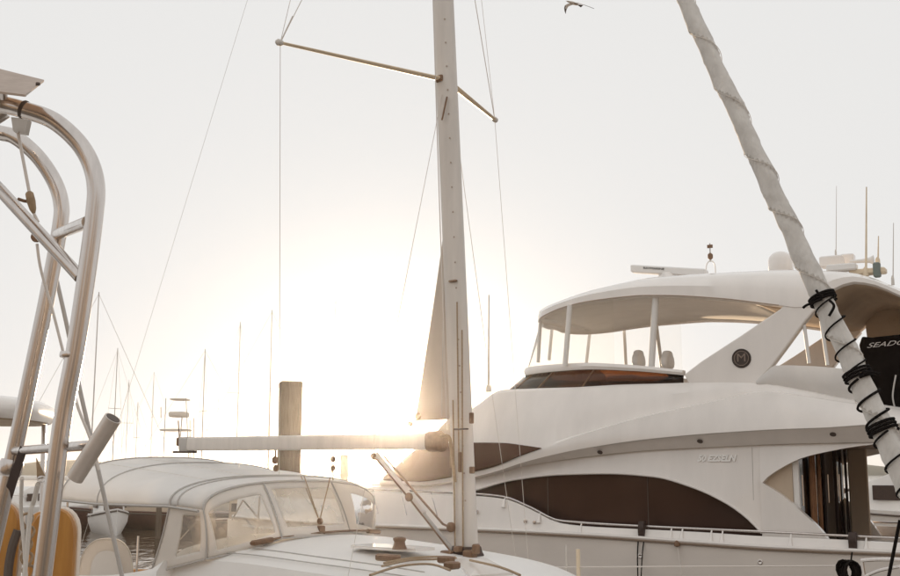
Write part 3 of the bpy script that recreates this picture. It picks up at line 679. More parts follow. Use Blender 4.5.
# ropes and leather rail pads on the yacht's rail
def rail_pad(px, y0, y1, wpx, label, name='rail_pad', lines=True, yl=576):
    s_, z_ = ysz(px, y0, 0.1); c = near(s_, z_, 0.06)
    z1 = ysz(px, y1, 0.05)[1]; hwid = wpx / 2 / 60
    t = thing(name, label, 'fender hanger', c)
    g = G()
    rings = []
    for k in range(9):
        q = k / 8; z = z_ + 0.03 + (z1 - z_ - 0.03) * q
        ow = 0.035 * math.sin(math.pi * min(1, q * 1.3 + .1)) + 0.03
        rings.append([near(s_ + hwid * a, z, 0.10 - 0.06 * q + b) for a, b in ((-1, -.02 - ow), (1, -.02 - ow), (1.1, -.03), (1, .03), (-1, .03), (-1.1, -.03))])
    g.loft(rings).obj('leather_pad', M['darkbrown'], t, 50)
    if lines:
        for dx in (-.05, .05):
            G().tube(smooth_path([near(s_ + dx, z1, .0), near(s_ + dx * .8, z1 - .3, -.08), near(s_ + dx * .3, 0.55, -.14)]), 0.011, 6).obj('fender_line', M['black'], t)
        G().lathe(near(s_, -0.02, -.2), (0, 0, 1), [(0.0, 0), (.10, .06), (.13, .15), (.13, .42), (.09, .52), (.03, .57), (.03, .62)], 16).obj('fender', M['gel2'], t)
    return t
rail_pad(642.5, 523, 541, 6, 'brown leather pad strapped over the rail beside the arched window, two dark lines below')
rail_pad(853, 534, 552, 7, 'brown leather pad strapped on the rail beside the cockpit doors', lines=False)
for px, y0, lab in ((678, 545, 'thin grey line hanging from the rubbing strake below the arched window'),):
    s_, z_ = ysz(px, y0, 0.0); c = near(s_, z_, -.05)
    t = thing('mooring_line', lab, 'rope', c)
    G().tube(smooth_path([near(s_, z_, -.04), near(s_ - .08, z_ - .5, -.10), near(s_ - .15, 0.05, -.2)]), 0.011, 6).obj('line', M['wire'], t)
    G().lathe(c + Vector((0, 0, -.03)), (0, 0, 1), [(.01, 0), (.05, .02), (.05, .07), (.02, .11)], 8).obj('cleat', M['brown'], t)

# ================================================================== SAILING BOAT
BX, BY = 0.1695, 11.5
BB = Vector((math.cos(R(40)), -math.sin(R(40)), 0)); BC = Vector((-math.sin(R(40)), -math.cos(R(40)), 0))
def sw(p, q, z): return Vector((BX, BY, 0)) + BB * p + BC * q + Vector((0, 0, z))
def sp(px, py, q):
    """pixel on the fore-and-aft plane q -> world point"""
    r = ray(px, py); P0 = Vector((BX, BY, 0)) + BC * q; t = (P0 - CAMP).dot(BC) / r.dot(BC); return CAMP + r * t
def spz(px, py, z):
    r = ray(px, py); return CAMP + r * ((z - CAMH) / r.z)
boat = thing('sailing_boat', 'white sailing boat with canvas spray hood, bare mast and furled headsail', 'sailboat', sw(-1, 0, 0))
# hull and deck
def sbw_(p):
    t = (p + 7.2) / 12.6; return max(0.02, 1.9 * (math.sin(math.pi * (0.18 + 0.82 * t) ** 1.15) ** 0.75) if t < 1 else 0.02)
def sdz(p): return 1.22 + 0.010 * max(0, p + 2) ** 2 * 0.8
rings = []
for i in range(41):
    p = -7.2 + 12.55 * i / 40; h = sbw_(p); z = sdz(p)
    sec = [(h, z), (h * 1.01, z - .25), (h * .96, .5), (h * .8, .05), (h * .4, -.35), (0.001, -.5)]
    rings.append([sw(p, a, b) for a, b in sec] + [sw(p, -a, b) for a, b in sec[::-1]])
G().loft(rings).obj('hull', M['gel2'], boat, 50)
for sg in (1, -1):
    G().tube([sw(p, sg * sbw_(p), sdz(p) + .03) for p in [-7.1 + 12.3 * i / 40 for i in range(41)]], 0.03, 8).obj('toe_rail', M['teak'], boat)
# coachroof
def crz(p): return interp([(-3.2, 1.97), (-2.0, 1.985), (-1.0, 1.94), (0.0, 1.875), (0.5, 1.82), (1.0, 1.66), (1.6, 1.40), (2.0, 1.25)], p)
def crw(p): return interp([(-3.2, 1.36), (-2, 1.34), (-1, 1.26), (0, 1.12), (1, .92), (2, .7)], p)
rings = []
for i in range(45):
    p = -3.0 + 5.0 * i / 44; w_ = crw(p); zc = crz(p); d = sdz(p) - .05
    pr = []
    for k in range(-8, 9):
        a = k / 8; pr.append((a * w_, max(d + .03, zc - 0.16 * abs(a) ** 2.4 - (0.05 if abs(a) == 1 else 0))))
    pr = [(-w_ - .12, d)] + [(-w_ - .06, d + (pr[0][1] - d) * .6)] + pr + [(w_ + .06, d + (pr[-1][1] - d) * .6), (w_ + .12, d)]
    rings.append([sw(p, a, b) for a, b in pr])
G().loft(rings).obj('coachroof', M['gel2'], boat, 40)
# cockpit coamings and stern seat
for sg in (1, -1):
    rings = []
    for i in range(21):
        p = -6.9 + 4.0 * i / 20; zt_ = interp([(-6.9, 1.42), (-4.5, 1.5), (-3.1, 1.66), (-2.9, 1.75)], p)
        rings.append([sw(p, sg * a, b) for a, b in ((1.66, 1.15), (1.60, zt_ - .1), (1.52, zt_), (1.36, zt_), (1.30, zt_ - .06), (1.26, 1.0))])
    G().loft(rings).obj('cockpit_coaming', M['gel2'], boat, 40)
# grey seam lines along the coachroof edge
for dz, qf in ((0.0, 0.93), (-.02, 0.80)):
    G().tube([sw(p, crw(p) * qf, crz(p) - .16 * qf ** 2.4 + .004) for p in [-2.4 + 2.6 * i / 20 for i in range(21)]], 0.006, 5).obj('deck_seam', M['alu2'], boat)

# mast: oval spar with sail track and fittings
def mastp(z): return -0.054 * (z - 1.86)
def oval(c, ax, ay, r1, r2, n=24, sq=2.4):
    o = []
    for k in range(n):
        a = 2 * math.pi * k / n; cx, sx = math.cos(a), math.sin(a)
        o.append(c + ax * r1 * math.copysign(abs(cx) ** (2 / sq), cx) + ay * r2 * math.copysign(abs(sx) ** (2 / sq), sx))
    return o
mast = G().loft([oval(sw(mastp(z), 0, z), BB, BC, 0.125, 0.085) for z in [1.80 + 13.6 * i / 30 for i in range(31)]]).obj('mast', M['alu'], boat, 40)
G().loft([oval(sw(mastp(z), 0, z), BB, BC, 0.155 * k, 0.115 * k) for z, k in ((1.83, 1.15), (1.87, 1.15), (1.90, 1.05), (1.95, .98))]).obj('mast_collar', M['darkbrown'], mast, 30)
G().box(sw(mastp(5) - 0.128, 0, 6.5) - BB * 0.02, BB * .012, BC * .02, Vector((-.054 * BB.x * 4.6, -.054 * BB.y * 4.6, 4.6))).obj('sail_track', M['alu2'], mast)
for k in range(20):   # rivets up the near face
    z = 2.4 + k * 0.27; c = sw(mastp(z) + 0.075, 0.077, z)
    G().lathe(c, BC, [(.009, 0), (.009, .006), (0, .008)], 8).obj('rivet', M['plate'], mast)
def mast_fit(px, py, w_, h_, m='brown', name='mast_fitting', q=0.095):
    P = sp(px, py, q); G().box(P, BB * w_, BC * .02, (0, 0, h_), 0.006).obj(name, M[m], mast)
mast_fit(461, 429, .09, .008, 'darkbrown'); mast_fit(471.5, 418, .02, .055); mast_fit(452, 460, .02, .08); mast_fit(472, 470, .025, .035); mast_fit(460, 462, .015, .10); mast_fit(453, 281, .05, .01)
for xa, ya, xb, yb in ((457, 302, 459, 470), (462, 330, 463, 552), (453, 400, 455, 552)):   # halyards on the near face
    G().tube([sp(xa, ya, .1), sp(xb, yb, .1)], 0.008, 6).obj('halyard', M['rope'], boat)
G().tube(smooth_path([sp(447, 97, .1), sp(445, 106, .12), sp(442, 120, .14)]), 0.010, 6).obj('halyard', M['brown'], boat)
G().tube([sp(433, 0, .16), sp(437, 130, .16), sp(447, 430, .12)], 0.006, 5).obj('halyard', M['wire'], boat)

# spreaders, shrouds
root = sw(mastp(6.87), 0, 6.87); tipn = sw(-0.95, 1.78, 6.93); tipf = sw(-0.74, -1.46, 6.88)
for tip, sg in ((tipn, 1), (tipf, -1)):
    a = root + BC * .08 * sg - BB * .03
    spr = G().tube([a, a.lerp(tip, .5), tip], lambda t: 0.045 - .018 * t, 10, flat=0.5).obj('spreader', M['gold'], boat)
    G().lathe(tip - (tip - a).normalized() * .03, (tip - a), [(.02, 0), (.034, .02), (.034, .06), (.015, .08)], 10).obj('spreader_tip', M['wirelight'], spr)
    G().box(a, BB * .05, BC * .03, (0, 0, .035), .01).obj('spreader_socket', M['brown'], spr)
top = sw(mastp(14.8), 0, 14.8)
chn = spz(279, 585, 1.30); chf = sp(529, 572, -1.62)
def stay(pts, r_=0.0032, m='wire', name='shroud'): return G().tube(pts, r_, 5).obj(name, M[m], boat)
stay([top + BC * .05, tipn, Vector((chn.x, chn.y, 1.3))]); stay([top - BC * .05, tipf, chf])
low = sw(mastp(6.7), 0, 6.7)
stay([low + BC * .08, sp(368, 472, 1.1), sp(345, 592, 1.45)]); stay([low - BC * .08, sp(493, 400, -.95), sp(517, 568, -1.5)])
stay([sw(mastp(11), 0, 11), tipn], .005); stay([sw(mastp(11), 0, 11), tipf], .005)
stay([sw(mastp(15.2), 0, 15.2), sw(-7.0, 0, 1.4)], .0022, 'wirelight', 'backstay')
stay([tipn, tipn + Vector((0.12, 0, .28))], .008, 'wire', 'flag_halyard')

# boom with end fitting, gooseneck and hanging blocks
bA, bE = sp(438, 441, 0), sp(186, 444, 0); bd = (bE - bA).normalized()
up = Vector((0, 0, 1))
boom = G().loft([oval(bA.lerp(bE, t), BC, up, .066, .088 - .004 * t, 24, 5.0) for t in (0, .25, .5, .75, 1)]).obj('boom', M['alu'], boat, 40)
G().loft([oval(bE + bd * d, BC, up, .067 * k, .088 * k, 24, 6) for d, k in ((-.10, 1.03), (.06, 1.03), (.065, .97))]).obj('boom_end', M['alu2'], boom, 30)
G().box(bE + bd * .02 - up * .10, bd * .22, BC * .03, up * .015, .006).obj('boom_end_shoe', M['gasket'], boom)
G().box(bE + bd * .13 + up * .03, bd * .045, BC * .03, up * .055, .012).obj('outhaul_block', M['brown'], boat)
G().tube([bE + bd * .13 + up * .06, bE + bd * .10 + up * .36], .008, 6).obj('topping_lift', M['wirelight'], boat)
G().tube([bE + bd * .14 + up * .06, bE + bd * .18 + up * .30], .008, 6).obj('flag_stick', M['brown'], boat)
G().loft([oval(bA - bd * d, BC, up, .075 * k, .10 * k, 20, 3) for d, k in ((-.12, 1.0), (-.1, 1.08), (.05, 1.08), (.09, .8))]).obj('gooseneck', M['brown'], boom, 30)
G().tube(smooth_path([sp(441, 436, .09), sp(449, 437, .11), sp(452, 455, .11), sp(455, 482, .11)]), .018, 8).obj('reef_line', M['rope'], boat)
def block(P, r_=.04, m='brown', name='block', axis=None):
    axis = axis or BC; return G().lathe(P - axis * .02, axis, [(0, 0), (r_ * .8, 0), (r_, .008), (r_, .032), (r_ * .8, .04), (0, .04)], 16).obj(name, M[m], boat)
for px, py, r_ in ((333, 459, .035), (333, 468, .03), (374, 457, .035), (275, 460, .045), (276, 468, .04)):
    block(sp(px, py, 0.0), r_)
    G().tube([sp(px, 450, 0), sp(px, py, 0)], .007, 5).obj('block_strap', M['rope'], boat)
for px, y1 in ((238, 468), (355, 466), (402, 463), (318, 463)):
    G().tube([sp(px, 449, 0), sp(px + 1, y1, 0)], .004, 4).obj('reef_tie', M['wire'], boat)
block(sp(418, 416, 0), .035, 'rope', 'clew_block'); block(sp(410, 424, 0), .03, 'rope', 'clew_block')
G().tube([sp(417, 419.5, 0), sp(410, 424, 0), sp(404, 434, 0)], .006, 5).obj('clew_line', M['rope'], boat)
# boom vang: strut with tackle
vA, vB = sp(376, 454, .02), sp(455, 553, .05)
G().tube([vA, vA.lerp(vB, .62)], .035, 10).obj('vang_strut', M['alu'], boat)
G().tube([vA.lerp(vB, .6), vA.lerp(vB, .97)], .022, 10).obj('vang_rod', M['alu2'], boat)
G().tube([sp(376, 459, .12), sp(409, 498, .12), sp(452, 553, .14)], .009, 6).obj('vang_line', M['brown'], boat)
G().tube([sp(383, 455, .12), sp(443, 524, .12), sp(452, 528, .12)], .012, 6).obj('vang_line', M['brown'], boat)
block(sp(409, 497, .14), .045); block(sp(451, 527, .14), .05); block(sp(373, 456, .12), .035, 'rope')
for px, py, w_, h_ in ((448, 554, .07, .035), (470, 554, .06, .04), (459, 549, .04, .03), (476, 549, .02, .05)):
    P = sp(px, py, .12); G().box(P, BB * w_, BC * .05, up * h_, .012).obj('deck_organiser', M['brown'], boat)

# mainsail clew rolled out of the mast slot
rows = []
for i in range(13):
    t = i / 12; y = 236 + t * (418.5 - 236); xl = interp([(236, 443), (255, 440.5), (300, 434), (360, 424.5), (421, 414.5)], y)
    r_ = []
    for k in range(7):
        q = k / 6; x = xl + (interp([(0, 449), (555, 462)], y) - xl) * q
        r_.append(sp(x, y - 2.5 * q * t + 2.5 * t, 0) - BC * (0.05 * math.sin(q * math.pi) * t + .0))
    rows.append(r_)
o = G().loft(rows, False, False).obj('mainsail', M['sail'], boat, 60); o.modifiers.new('thickness', 'SOLIDIFY').thickness = .006
G().tube([sp(x, y, .012) for x, y in ((444.5, 240), (443.5, 300), (442.5, 360), (441.5, 416))], .006, 5).obj('sail_seam', M['wirelight'], boat)
rows = [[sp(449.5, 418, 0), sp(460, 418, 0)], [sp(441, 426, 0), sp(459, 428, 0)], [sp(434, 434, 0), sp(458, 440, 0)]]
o = G().loft(rows, False, False).obj('sail_tack', M['sail'], boat, 60); o.modifiers.new('thickness', 'SOLIDIFY').thickness = .006

# furled headsail on the forestay: spiral-wrapped roll with black lashings
fa = sp(685, 0, 0); fb = sp(899, 465, 0); fd = (fb - fa).normalized()
f_top = fa - fd * (15.2 - fa.z) / -fd.z if False else fa + fd * ((15.0 - fa.z) / fd.z); f_bot = fb + fd * ((1.55 - fb.z) / fd.z)
L = (f_bot - f_top).length; e1 = fd.cross(Vector((0, 1, 0))).normalized(); e2 = fd.cross(e1)
def frad(l):
    t = l / L; return 0.045 + 0.054 * min(1, max(0, t) ** 0.8 * 1.05) * (1 if t < .93 else max(0.35, 1 - (t - .93) * 8))
rings = []; NS = 460; SG = 36
rnd = [random.uniform(-1, 1) for _ in range(64)]
for i in range(NS + 1):
    l = L * i / NS; ring = []
    for k in range(SG):
        a = 2 * math.pi * k / SG
        ph = (a / (2 * math.pi) + l / 0.62 + .10 * math.sin(l * 1.7) + .05 * math.sin(l * 4.1)) % 1.0; ph2 = (a / (2 * math.pi) + l / 0.34 + .12 * math.sin(l * 2.3)) % 1.0
        r_ = frad(l) * (0.85 + 0.20 * ph ** 2.6 + 0.07 * ph2 ** 4 + 0.035 * math.sin(3 * a + l * 5.1) + 0.03 * math.sin(l * 7.3 + rnd[int(l * 3) % 64]) + 0.02 * math.sin(l * 23 + 2 * a))
        ring.append(f_top + fd * l + (e1 * math.cos(a) + e2 * math.sin(a)) * r_)
    rings.append(ring)
furl = G().loft(rings).obj('furled_headsail', M['furl'], boat, 25)
def fl(px, py): return (sp(px, py, 0) - f_top).dot(fd)
def lash(l0, l1, turns, r_, name='lashing', ph=0.0, fat=1.12):
    n = max(8, int(abs(turns) * 26)); pts = []
    for i in range(n + 1):
        t = i / n; l = l0 + (l1 - l0) * t; a = ph + 2 * math.pi * turns * t
        pts.append(f_top + fd * l + (e1 * math.cos(a) + e2 * math.sin(a)) * (frad(l) * fat + r_ * .5))
    G().tube(pts, r_ * .74, 6).obj(name, M['black'], furl)
lash(fl(820, 296), fl(823, 303), 3.0, .015, fat=1.05); lash(fl(823, 302), fl(829, 318), .8, .009, ph=.6, fat=1.04); lash(fl(829, 318), fl(841, 341), 1.0, .010, ph=5.6, fat=1.04); lash(fl(841, 341), fl(858, 372), 1.55, .010, ph=5.6, fat=1.04)
lash(fl(857, 370), fl(862, 379), 3.3, .015, fat=1.05); lash(fl(862, 380), fl(882, 424), 2.3, .014, ph=2.0, fat=1.04); lash(fl(881, 423), fl(886, 433), 3.1, .017, fat=1.05); lash(fl(886, 433), fl(935, 545), 4.4, .012, ph=1.6, fat=1.04)
pts = []
for i in range(900):
    l = L * i / 899; a = -2 * math.pi * (l / 0.62 + .10 * math.sin(l * 1.7) + .05 * math.sin(l * 4.1)) + 0.02; pts.append(f_top + fd * l + (e1 * math.cos(a) + e2 * math.sin(a)) * frad(l) * 1.05)
G().tube(pts, .003, 4).obj('leech_seam', M['canvas2'], furl)
for pts in ([(822, 299), (812, 303), (806, 305.5), (803, 308)], [(824, 297), (819, 294), (816, 290)], [(864, 374), (872, 372), (880, 374)], [(829, 300), (834, 306), (829, 316)]):
    G().tube(smooth_path([sp(x, y, .12) for x, y in pts]), .011, 6).obj('lashing_tail', M['black'], furl)
G().lathe(f_bot, -fd, [(.05, -.12), (.12, -.1), (.12, -.06), (.05, -.05), (.05, .02), (.12, .03), (.12, .07), (.04, .1)], 18).obj('furling_drum', M['alu2'], boat)
G().tube([f_bot, f_bot + fd * .3], .02, 8).obj('forestay_turnbuckle', M['steel'], boat)

# spray hood and bimini
def arc(p, zc, ze, hw_, n=24, ex=2.5, dp=0.0, sag=0.0, hwf=None):
    r_ = []
    for k in range(n + 1):
        a = math.pi * k / n; q = math.cos(a); q = math.copysign(abs(q) ** (2 / ex), q); s_ = abs(math.sin(a)) ** (2 / ex)
        r_.append(sw(p + dp * (1 - s_), q * (hw_ if q > 0 or hwf is None else hwf), ze + (zc - ze) * s_ - sag * s_ * (1 + .22 * math.sin(9 * q + p * 7) + .15 * math.sin(23 * q + p * 3))))
    return r_
prof = [(-4.97, 2.86, 2.36, 1.50), (-4.2, 2.79, 2.33, 1.51), (-3.5, 2.715, 2.33, 1.51), (-2.86, 2.635, 2.33, 1.50)]
rings = []
for (a, b) in zip(prof, prof[1:]):
    for k in range(10):
        t = k / 10; v = [x + (y - x) * t for x, y in zip(a, b)]; rings.append(arc(v[0], v[1], v[2], v[3], 56, sag=0.045 * math.sin(math.pi * t)))
rings.append(arc(*prof[-1], 56))
o = bim = G().loft(rings, False, False).obj('bimini_canvas', M['canvas'], boat, 60); o.modifiers.new('thickness', 'SOLIDIFY').thickness = .012
for p_ in prof[:2]:
    a = arc(p_[0], p_[1] + .004, p_[2], p_[3] + .004, 28); G().tube(a, .009, 6).obj('bimini_piping', M['alu2'], bim)
for q_ in (0.28, 0.62):    # seams running fore and aft
    pts = []
    for p_ in prof:
        a = arc(p_[0], p_[1] + .003, p_[2], p_[3], 60); pts.append(a[int(60 * math.acos(q_ ** 1.25) / math.pi)])
    G().tube(pts, .0025, 4).obj('canvas_seam', M['canvas2'], bim)
edge = [sw(p_[0], p_[3] + .01, p_[2] - .012) for p_ in prof]
G().tube(edge + [sp(198, 511, 1.48)], .016, 6).obj('edge_binding', M['alu2'], bim)
for p_ in ((-4.88, 1.47), (-2.9, 1.46)):
    for sg in (1, -1):
        G().tube([sw(p_[0], p_[1] * sg, 2.34), sw(p_[0] - .03, 1.45 * sg, 1.45)], .013, 8).obj('bimini_leg', M['steel'], boat)
hood = [(-2.86, 2.635, 2.33, 1.50), (-2.75, 2.625, 2.33, 1.48), (-2.55, 2.60, 2.31, 1.45), (-2.38, 2.575, 2.29, 1.42)]
HWF = (1.50, 1.42, 1.27, 1.14)
rings = [arc(*h, 28, 2.5, hwf=f_) for h, f_ in zip(hood, HWF)]
o = G().loft(rings, False, False).obj('spray_hood_top', M['canvas'], boat, 60); o.modifiers.new('thickness', 'SOLIDIFY').thickness = .012
for h, r_, f_ in ((hood[0], .012, 1.5), (hood[1], .010, 1.42), (hood[3], .016, 1.14)):
    G().tube(arc(h[0], h[1] + .004, h[2], h[3] + .004, 28, hwf=f_), r_, 6).obj('hood_piping', M['alu2'], o)
# hood front: canvas panels with clear windows, from near aft wing round to the far side
front_arc = arc(*hood[3], 200, 2.5, hwf=1.14)
def ftop(px):   # the front arc point whose projection falls at column px
    return min(front_arc, key=lambda P: abs(proj(P)[0] - px))
bots = [sp(150, 574, 1.5), sp(206, 559, 1.40), sp(282, 538, .72), sp(350, 532, -.72), sp(373, 536, -1.25)]
tops = [sw(-2.86, 1.50, 2.33), front_arc[0], ftop(263), ftop(331), front_arc[-1]]
def curvept(a, b, t, bow, top):
    P = a.lerp(b, t)
    if top:   # follow the arc between the ends
        i0, i1 = front_arc.index(a) if a in front_arc else None, front_arc.index(b) if b in front_arc else None
        if i0 is not None and i1 is not None: P = front_arc[round(i0 + (i1 - i0) * t)]
    return P + BB * bow * math.sin(math.pi * t)
def panel(i, bow, win):
    n, m_ = 24, 16
    P = [[None] * (m_ + 1) for _ in range(n + 1)]
    for a in range(n + 1):
        t = a / n; B_ = curvept(bots[i], bots[i + 1], t, bow, False); T_ = curvept(tops[i], tops[i + 1], t, 0, True)
        for b in range(m_ + 1):
            P[a][b] = B_.lerp(T_, b / m_) + BB * 0.03 * math.sin(math.pi * b / m_)
    gc, gw = G(), G(); x0, x1, y0, y1 = win
    flat = [p for col in P for p in col]; fc, fw = [], []
    for a in range(n):
        for b in range(m_):
            q = (a * (m_ + 1) + b, (a + 1) * (m_ + 1) + b, (a + 1) * (m_ + 1) + b + 1, a * (m_ + 1) + b + 1)
            (fw if x0 <= (a + .5) / n <= x1 and y0 <= (b + .5) / m_ <= y1 else fc).append(q)
    c_ = mesh_obj('hood_panel', flat, fc, M['canvas2'], boat, 60); c_.modifiers.new('thickness', 'SOLIDIFY').thickness = .008
    w_ = mesh_obj('hood_window', flat, fw, M['vinyl'], c_, 60)
    bm = bmesh.new(); bm.from_mesh(w_.data); bmesh.ops.delete(bm, geom=[v for v in bm.verts if not v.link_faces], context='VERTS'); bm.to_mesh(w_.data); bm.free()
    bm = bmesh.new(); bm.from_mesh(c_.data); bmesh.ops.delete(bm, geom=[v for v in bm.verts if not v.link_faces], context='VERTS'); bm.to_mesh(c_.data); bm.free()
    return P, c_
for i, bow, win in ((0, 0, (.42, .88, .16, .86)), (1, .10, (.14, .90, .12, .84)), (2, .16, (.09, .91, .16, .86)), (3, .05, (.22, .82, .16, .84))):
    P, c_ = panel(i, bow, win)
    G().tube([p + BC * .006 + BB * .006 for p in P[0]], .010, 6).obj('hood_zip', M['alu2'], c_)
    if i: G().tube([c[0] + BB * .01 for c in P], .010, 6).obj('hood_hem', M['alu2'], c_)
    else: G().tube([c[0] + BC * .01 for c in P], .008, 6).obj('hood_hem', M['alu2'], c_)
# crossed straps seen in the windows
G().tube([sp(172, 548, 1.44), sp(196, 522, 1.42)], .014, 6, flat=.3).obj('inner_strap', M['canvas2'], boat)
G().tube([sp(243, 500, .6), sp(232, 520, .7)], .010, 6).obj('inner_frame', M['steel'], boat); G().tube([sp(243, 500, .6), sp(262, 522, .4)], .010, 6).obj('inner_frame', M['steel'], boat)

# mainsheet traveller across the coachroof, with the sheet
tr = [sw(-1.92, 1.16, 1.955), sw(-1.96, .6, 2.0), sw(-2.0, 0, 2.02), sw(-2.1, -.6, 2.01), sw(-2.25, -1.1, 1.97)]
G().tube(smooth_path(tr), .020, 8, flat=.6).obj('traveller_track', M['brown'], boat)
for P, d in ((tr[0], tr[1]), (tr[-1], tr[-2])):
    dd = (d - P).normalized(); G().box(P + dd * .16, dd * .15, BB * .035, up * .026, .012).obj('traveller_end', M['brown'], boat)
car = sp(320, 530, .09); G().box(car, BC * .05, BB * .04, up * .05, .01).obj('traveller_car', M['brown'], boat)
block(sp(320, 521, .09), .035)
for a in ((301, 476), (304, 476), (332, 470)):
    G().tube([sp(a[0], a[1], 0), sp(319.5, 521, .09)], .007, 5).obj('mainsheet', M['rope'], boat)
G().tube([sp(333, 452, 0), sp(333, 480, 0)], .009, 5).obj('mainsheet', M['rope'], boat)
# coachroof gear
P0 = spz(396, 549, 1.93)
hp = [P0 + BB * x + BC * y for x, y in ((.42, .05), (.40, .16), (.0, .22), (-.45, .18), (-.5, .05), (-.45, -.16), (.0, -.2), (.40, -.12))]
G().prism(hp, (0, 0, .03)).obj('hatch_lid', M['gel'], boat, 20)
G().lathe(spz(399.5, 549, 1.955), up, [(.072, 0), (.066, .02), (.056, .04), (.052, .07), (.062, .085), (.062, .105), (.03, .115), (0, .115)], 20).obj('winch', M['brown'], boat)
P1 = spz(452, 564, 1.88)
for k, (px, py, w_, l_) in enumerate(((388, 561, .05, .12), (446, 563, .05, .07), (452, 569, .06, .05))):
    P = spz(px, py, 1.90); G().box(P + up * .03, BB * l_, BC * w_, up * .03, .012).obj('rope_clutch', M['brown'], boat)
for pts in ([(384, 563), (410, 558), (440, 556.5), (456, 558)], [(382, 566), (410, 560), (436, 559), (455, 557)], [(370, 575), (400, 566), (430, 564), (450, 570)], [(470, 560), (500, 567), (520, 575)]):
    G().tube(smooth_path([spz(x, y, 1.93) for x, y in pts]), .010, 6).obj('deck_line', M['rope'], boat)
G().prism([spz(455, 561, 1.9), spz(487, 561, 1.88), spz(513, 575, 1.8), spz(470, 579, 1.86)], (0, 0, .025)).obj('foredeck_hatch', M['gel'], boat, 20)
# lifelines, stanchions and pulpit
for sg, r_ in ((-1, .008),):
    ll = [sw(-5.5, -1.72, 1.50), sp(500, 567.5, -1.7), sp(560, 567, -1.7), sp(640, 566.5, -1.7), sp(780, 566, -1.7), sp(865, 565.5, -1.6)]
    G().tube(ll, .007, 5).obj('lifeline', M['wire'], boat)
for px in (578,):
    P = sp(px, 549, -1.7); G().tube([P, Vector((P.x, P.y, 1.2))], .022, 8).obj('stanchion', M['gold'], boat)
for px in (468, 566):
    P = sp(px, 545, -1.7); G().tube([P, Vector((P.x, P.y, 1.2))], .010, 6).obj('stanchion', M['wirelight'], boat)
pul = [sp(862, 560, -1.0), sp(880, 559, -.85), sp(905, 560, -.6), sp(950, 566, -.1)]
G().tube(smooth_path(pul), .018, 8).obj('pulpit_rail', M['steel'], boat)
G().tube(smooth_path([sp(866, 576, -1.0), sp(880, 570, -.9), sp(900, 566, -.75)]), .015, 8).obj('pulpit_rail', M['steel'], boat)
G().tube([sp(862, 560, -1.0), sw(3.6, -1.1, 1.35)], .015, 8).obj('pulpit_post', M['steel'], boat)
G().tube(smooth_path([sp(900, 520, -.3), sp(896, 540, -.3), sp(888, 580, -.3)]), .014, 6).obj('furling_line', M['black'], boat)
# aft helm seat backs
c = sp(106, 566, .9)
pts = [(0.32, -.7), (.32, -.2)] + [(.32 * math.copysign(abs(math.cos(a)) ** .75, math.cos(a)), -.1 + .43 * math.sin(a) ** .9) for a in [k * math.pi / 20 for k in range(0, 21)]] + [(-.32, -.2), (-.32, -.7)]
nx = Vector((1, .25, 0)).normalized(); ny = Vector((-nx.y, nx.x, 0))
G().loft([[c + nx * x * k + up * (y * k) + ny * d for x, y in pts] for d, k in ((0, .94), (-.03, 1), (.0 + .05, 1), (.08, .94))]).obj('helm_seat_back', M['canvas2'], boat, 40)
G().loft([[c + nx * (x * .55) + up * (y * .62 - .02) + ny * d for x, y in pts] for d in (-.055, -.02)]).obj('seat_cushion', M['gel2'], boat, 40)
G().tube([c + nx * .36 + up * .35, c + nx * .36 - up * .6], .014, 6).obj('pushpit_post', M['steel'], boat); G().tube([c - nx * .42 + up * .45, c - nx * .42 - up * .6], .016, 6).obj('pushpit_post', M['steel'], boat)
G().tube([c - nx * .42 + up * .45 + BB * -.6, c - nx * .42 + up * .45, c - nx * .42 + up * .45 + BB * .2], .012, 6).obj('pushpit_rail', M['steel'], boat)

# black strap bundle hanging on the lifeline by the pulpit
bc_ = sp(850, 568, -1.6)
t = thing('strap_bundle', 'black looped webbing bundle tied to the lifeline below the rail pad', 'strap', bc_)
for k in range(6):
    a = k * .5; pts = [bc_ + BB * (.07 * math.cos(u_) * (1 + .2 * math.sin(k)) + (k - 2.5) * .02) + up * (.09 * math.sin(u_) - .02) + BC * (.03 * math.sin(u_ + k) + .01 * k) for u_ in [a + 2 * math.pi * j / 12 for j in range(13)]]
    G().tube(pts, .018, 6, flat=.5).obj('strap_loop', M['blackcloth'], t)
P = sp(852, 552, -1.6); G().tube([P, bc_], .008, 5).obj('strap_cord', M['black'], t)

# ================================================================== NEAR BOAT WITH STAINLESS ARCH
arch = thing('arch_boat', 'moored boat with polished stainless stern arch, rod holder and teak boards', 'boat', (-4.6, 3.3, 0))
rings = []
for i in range(21):
    t = i / 20; x = -10.5 + 9.9 * t; h = 1.35 * (1 - (1 - min(1, t * 1.6)) ** 2.2 * .95); h = h * (1 if t < .9 else 1 - (t - .9) * 1.5)
    sec = [(h, 1.45), (h * 1.02, 1.2), (h * .95, .5), (h * .7, 0), (0.01, -.35)]
    rings.append([Vector((x, 3.3 - a, b)) for a, b in sec] + [Vector((x, 3.3 + a, b)) for a, b in sec[::-1]])
G().loft(rings).obj('hull', M['gel2'], arch, 40)
def apath(l, Ys=None): return [at(x, y, Y) for x, y, Y in l]
def foot(P, Q):   # extend a tube down to the deck
    d = Q - P; return Q + d * ((1.45 - Q.z) / d.z)
o1 = smooth_path(apath([(-90, 88, 2.9), (-40, 96, 2.95), (0, 104, 3.0), (24, 110, 3.0), (52, 120, 3.0), (76, 140, 3.0), (90, 162, 3.0), (96, 187, 3.0), (94, 218, 3.0), (87, 272, 3.0), (75, 352, 3.0), (62.5, 420, 3.0), (47, 539, 3.0)]), 8)
o1.append(foot(o1[-4], o1[-1])); G().tube(o1, .0245, 18).obj('arch_tube', M['steel'], arch, 60)
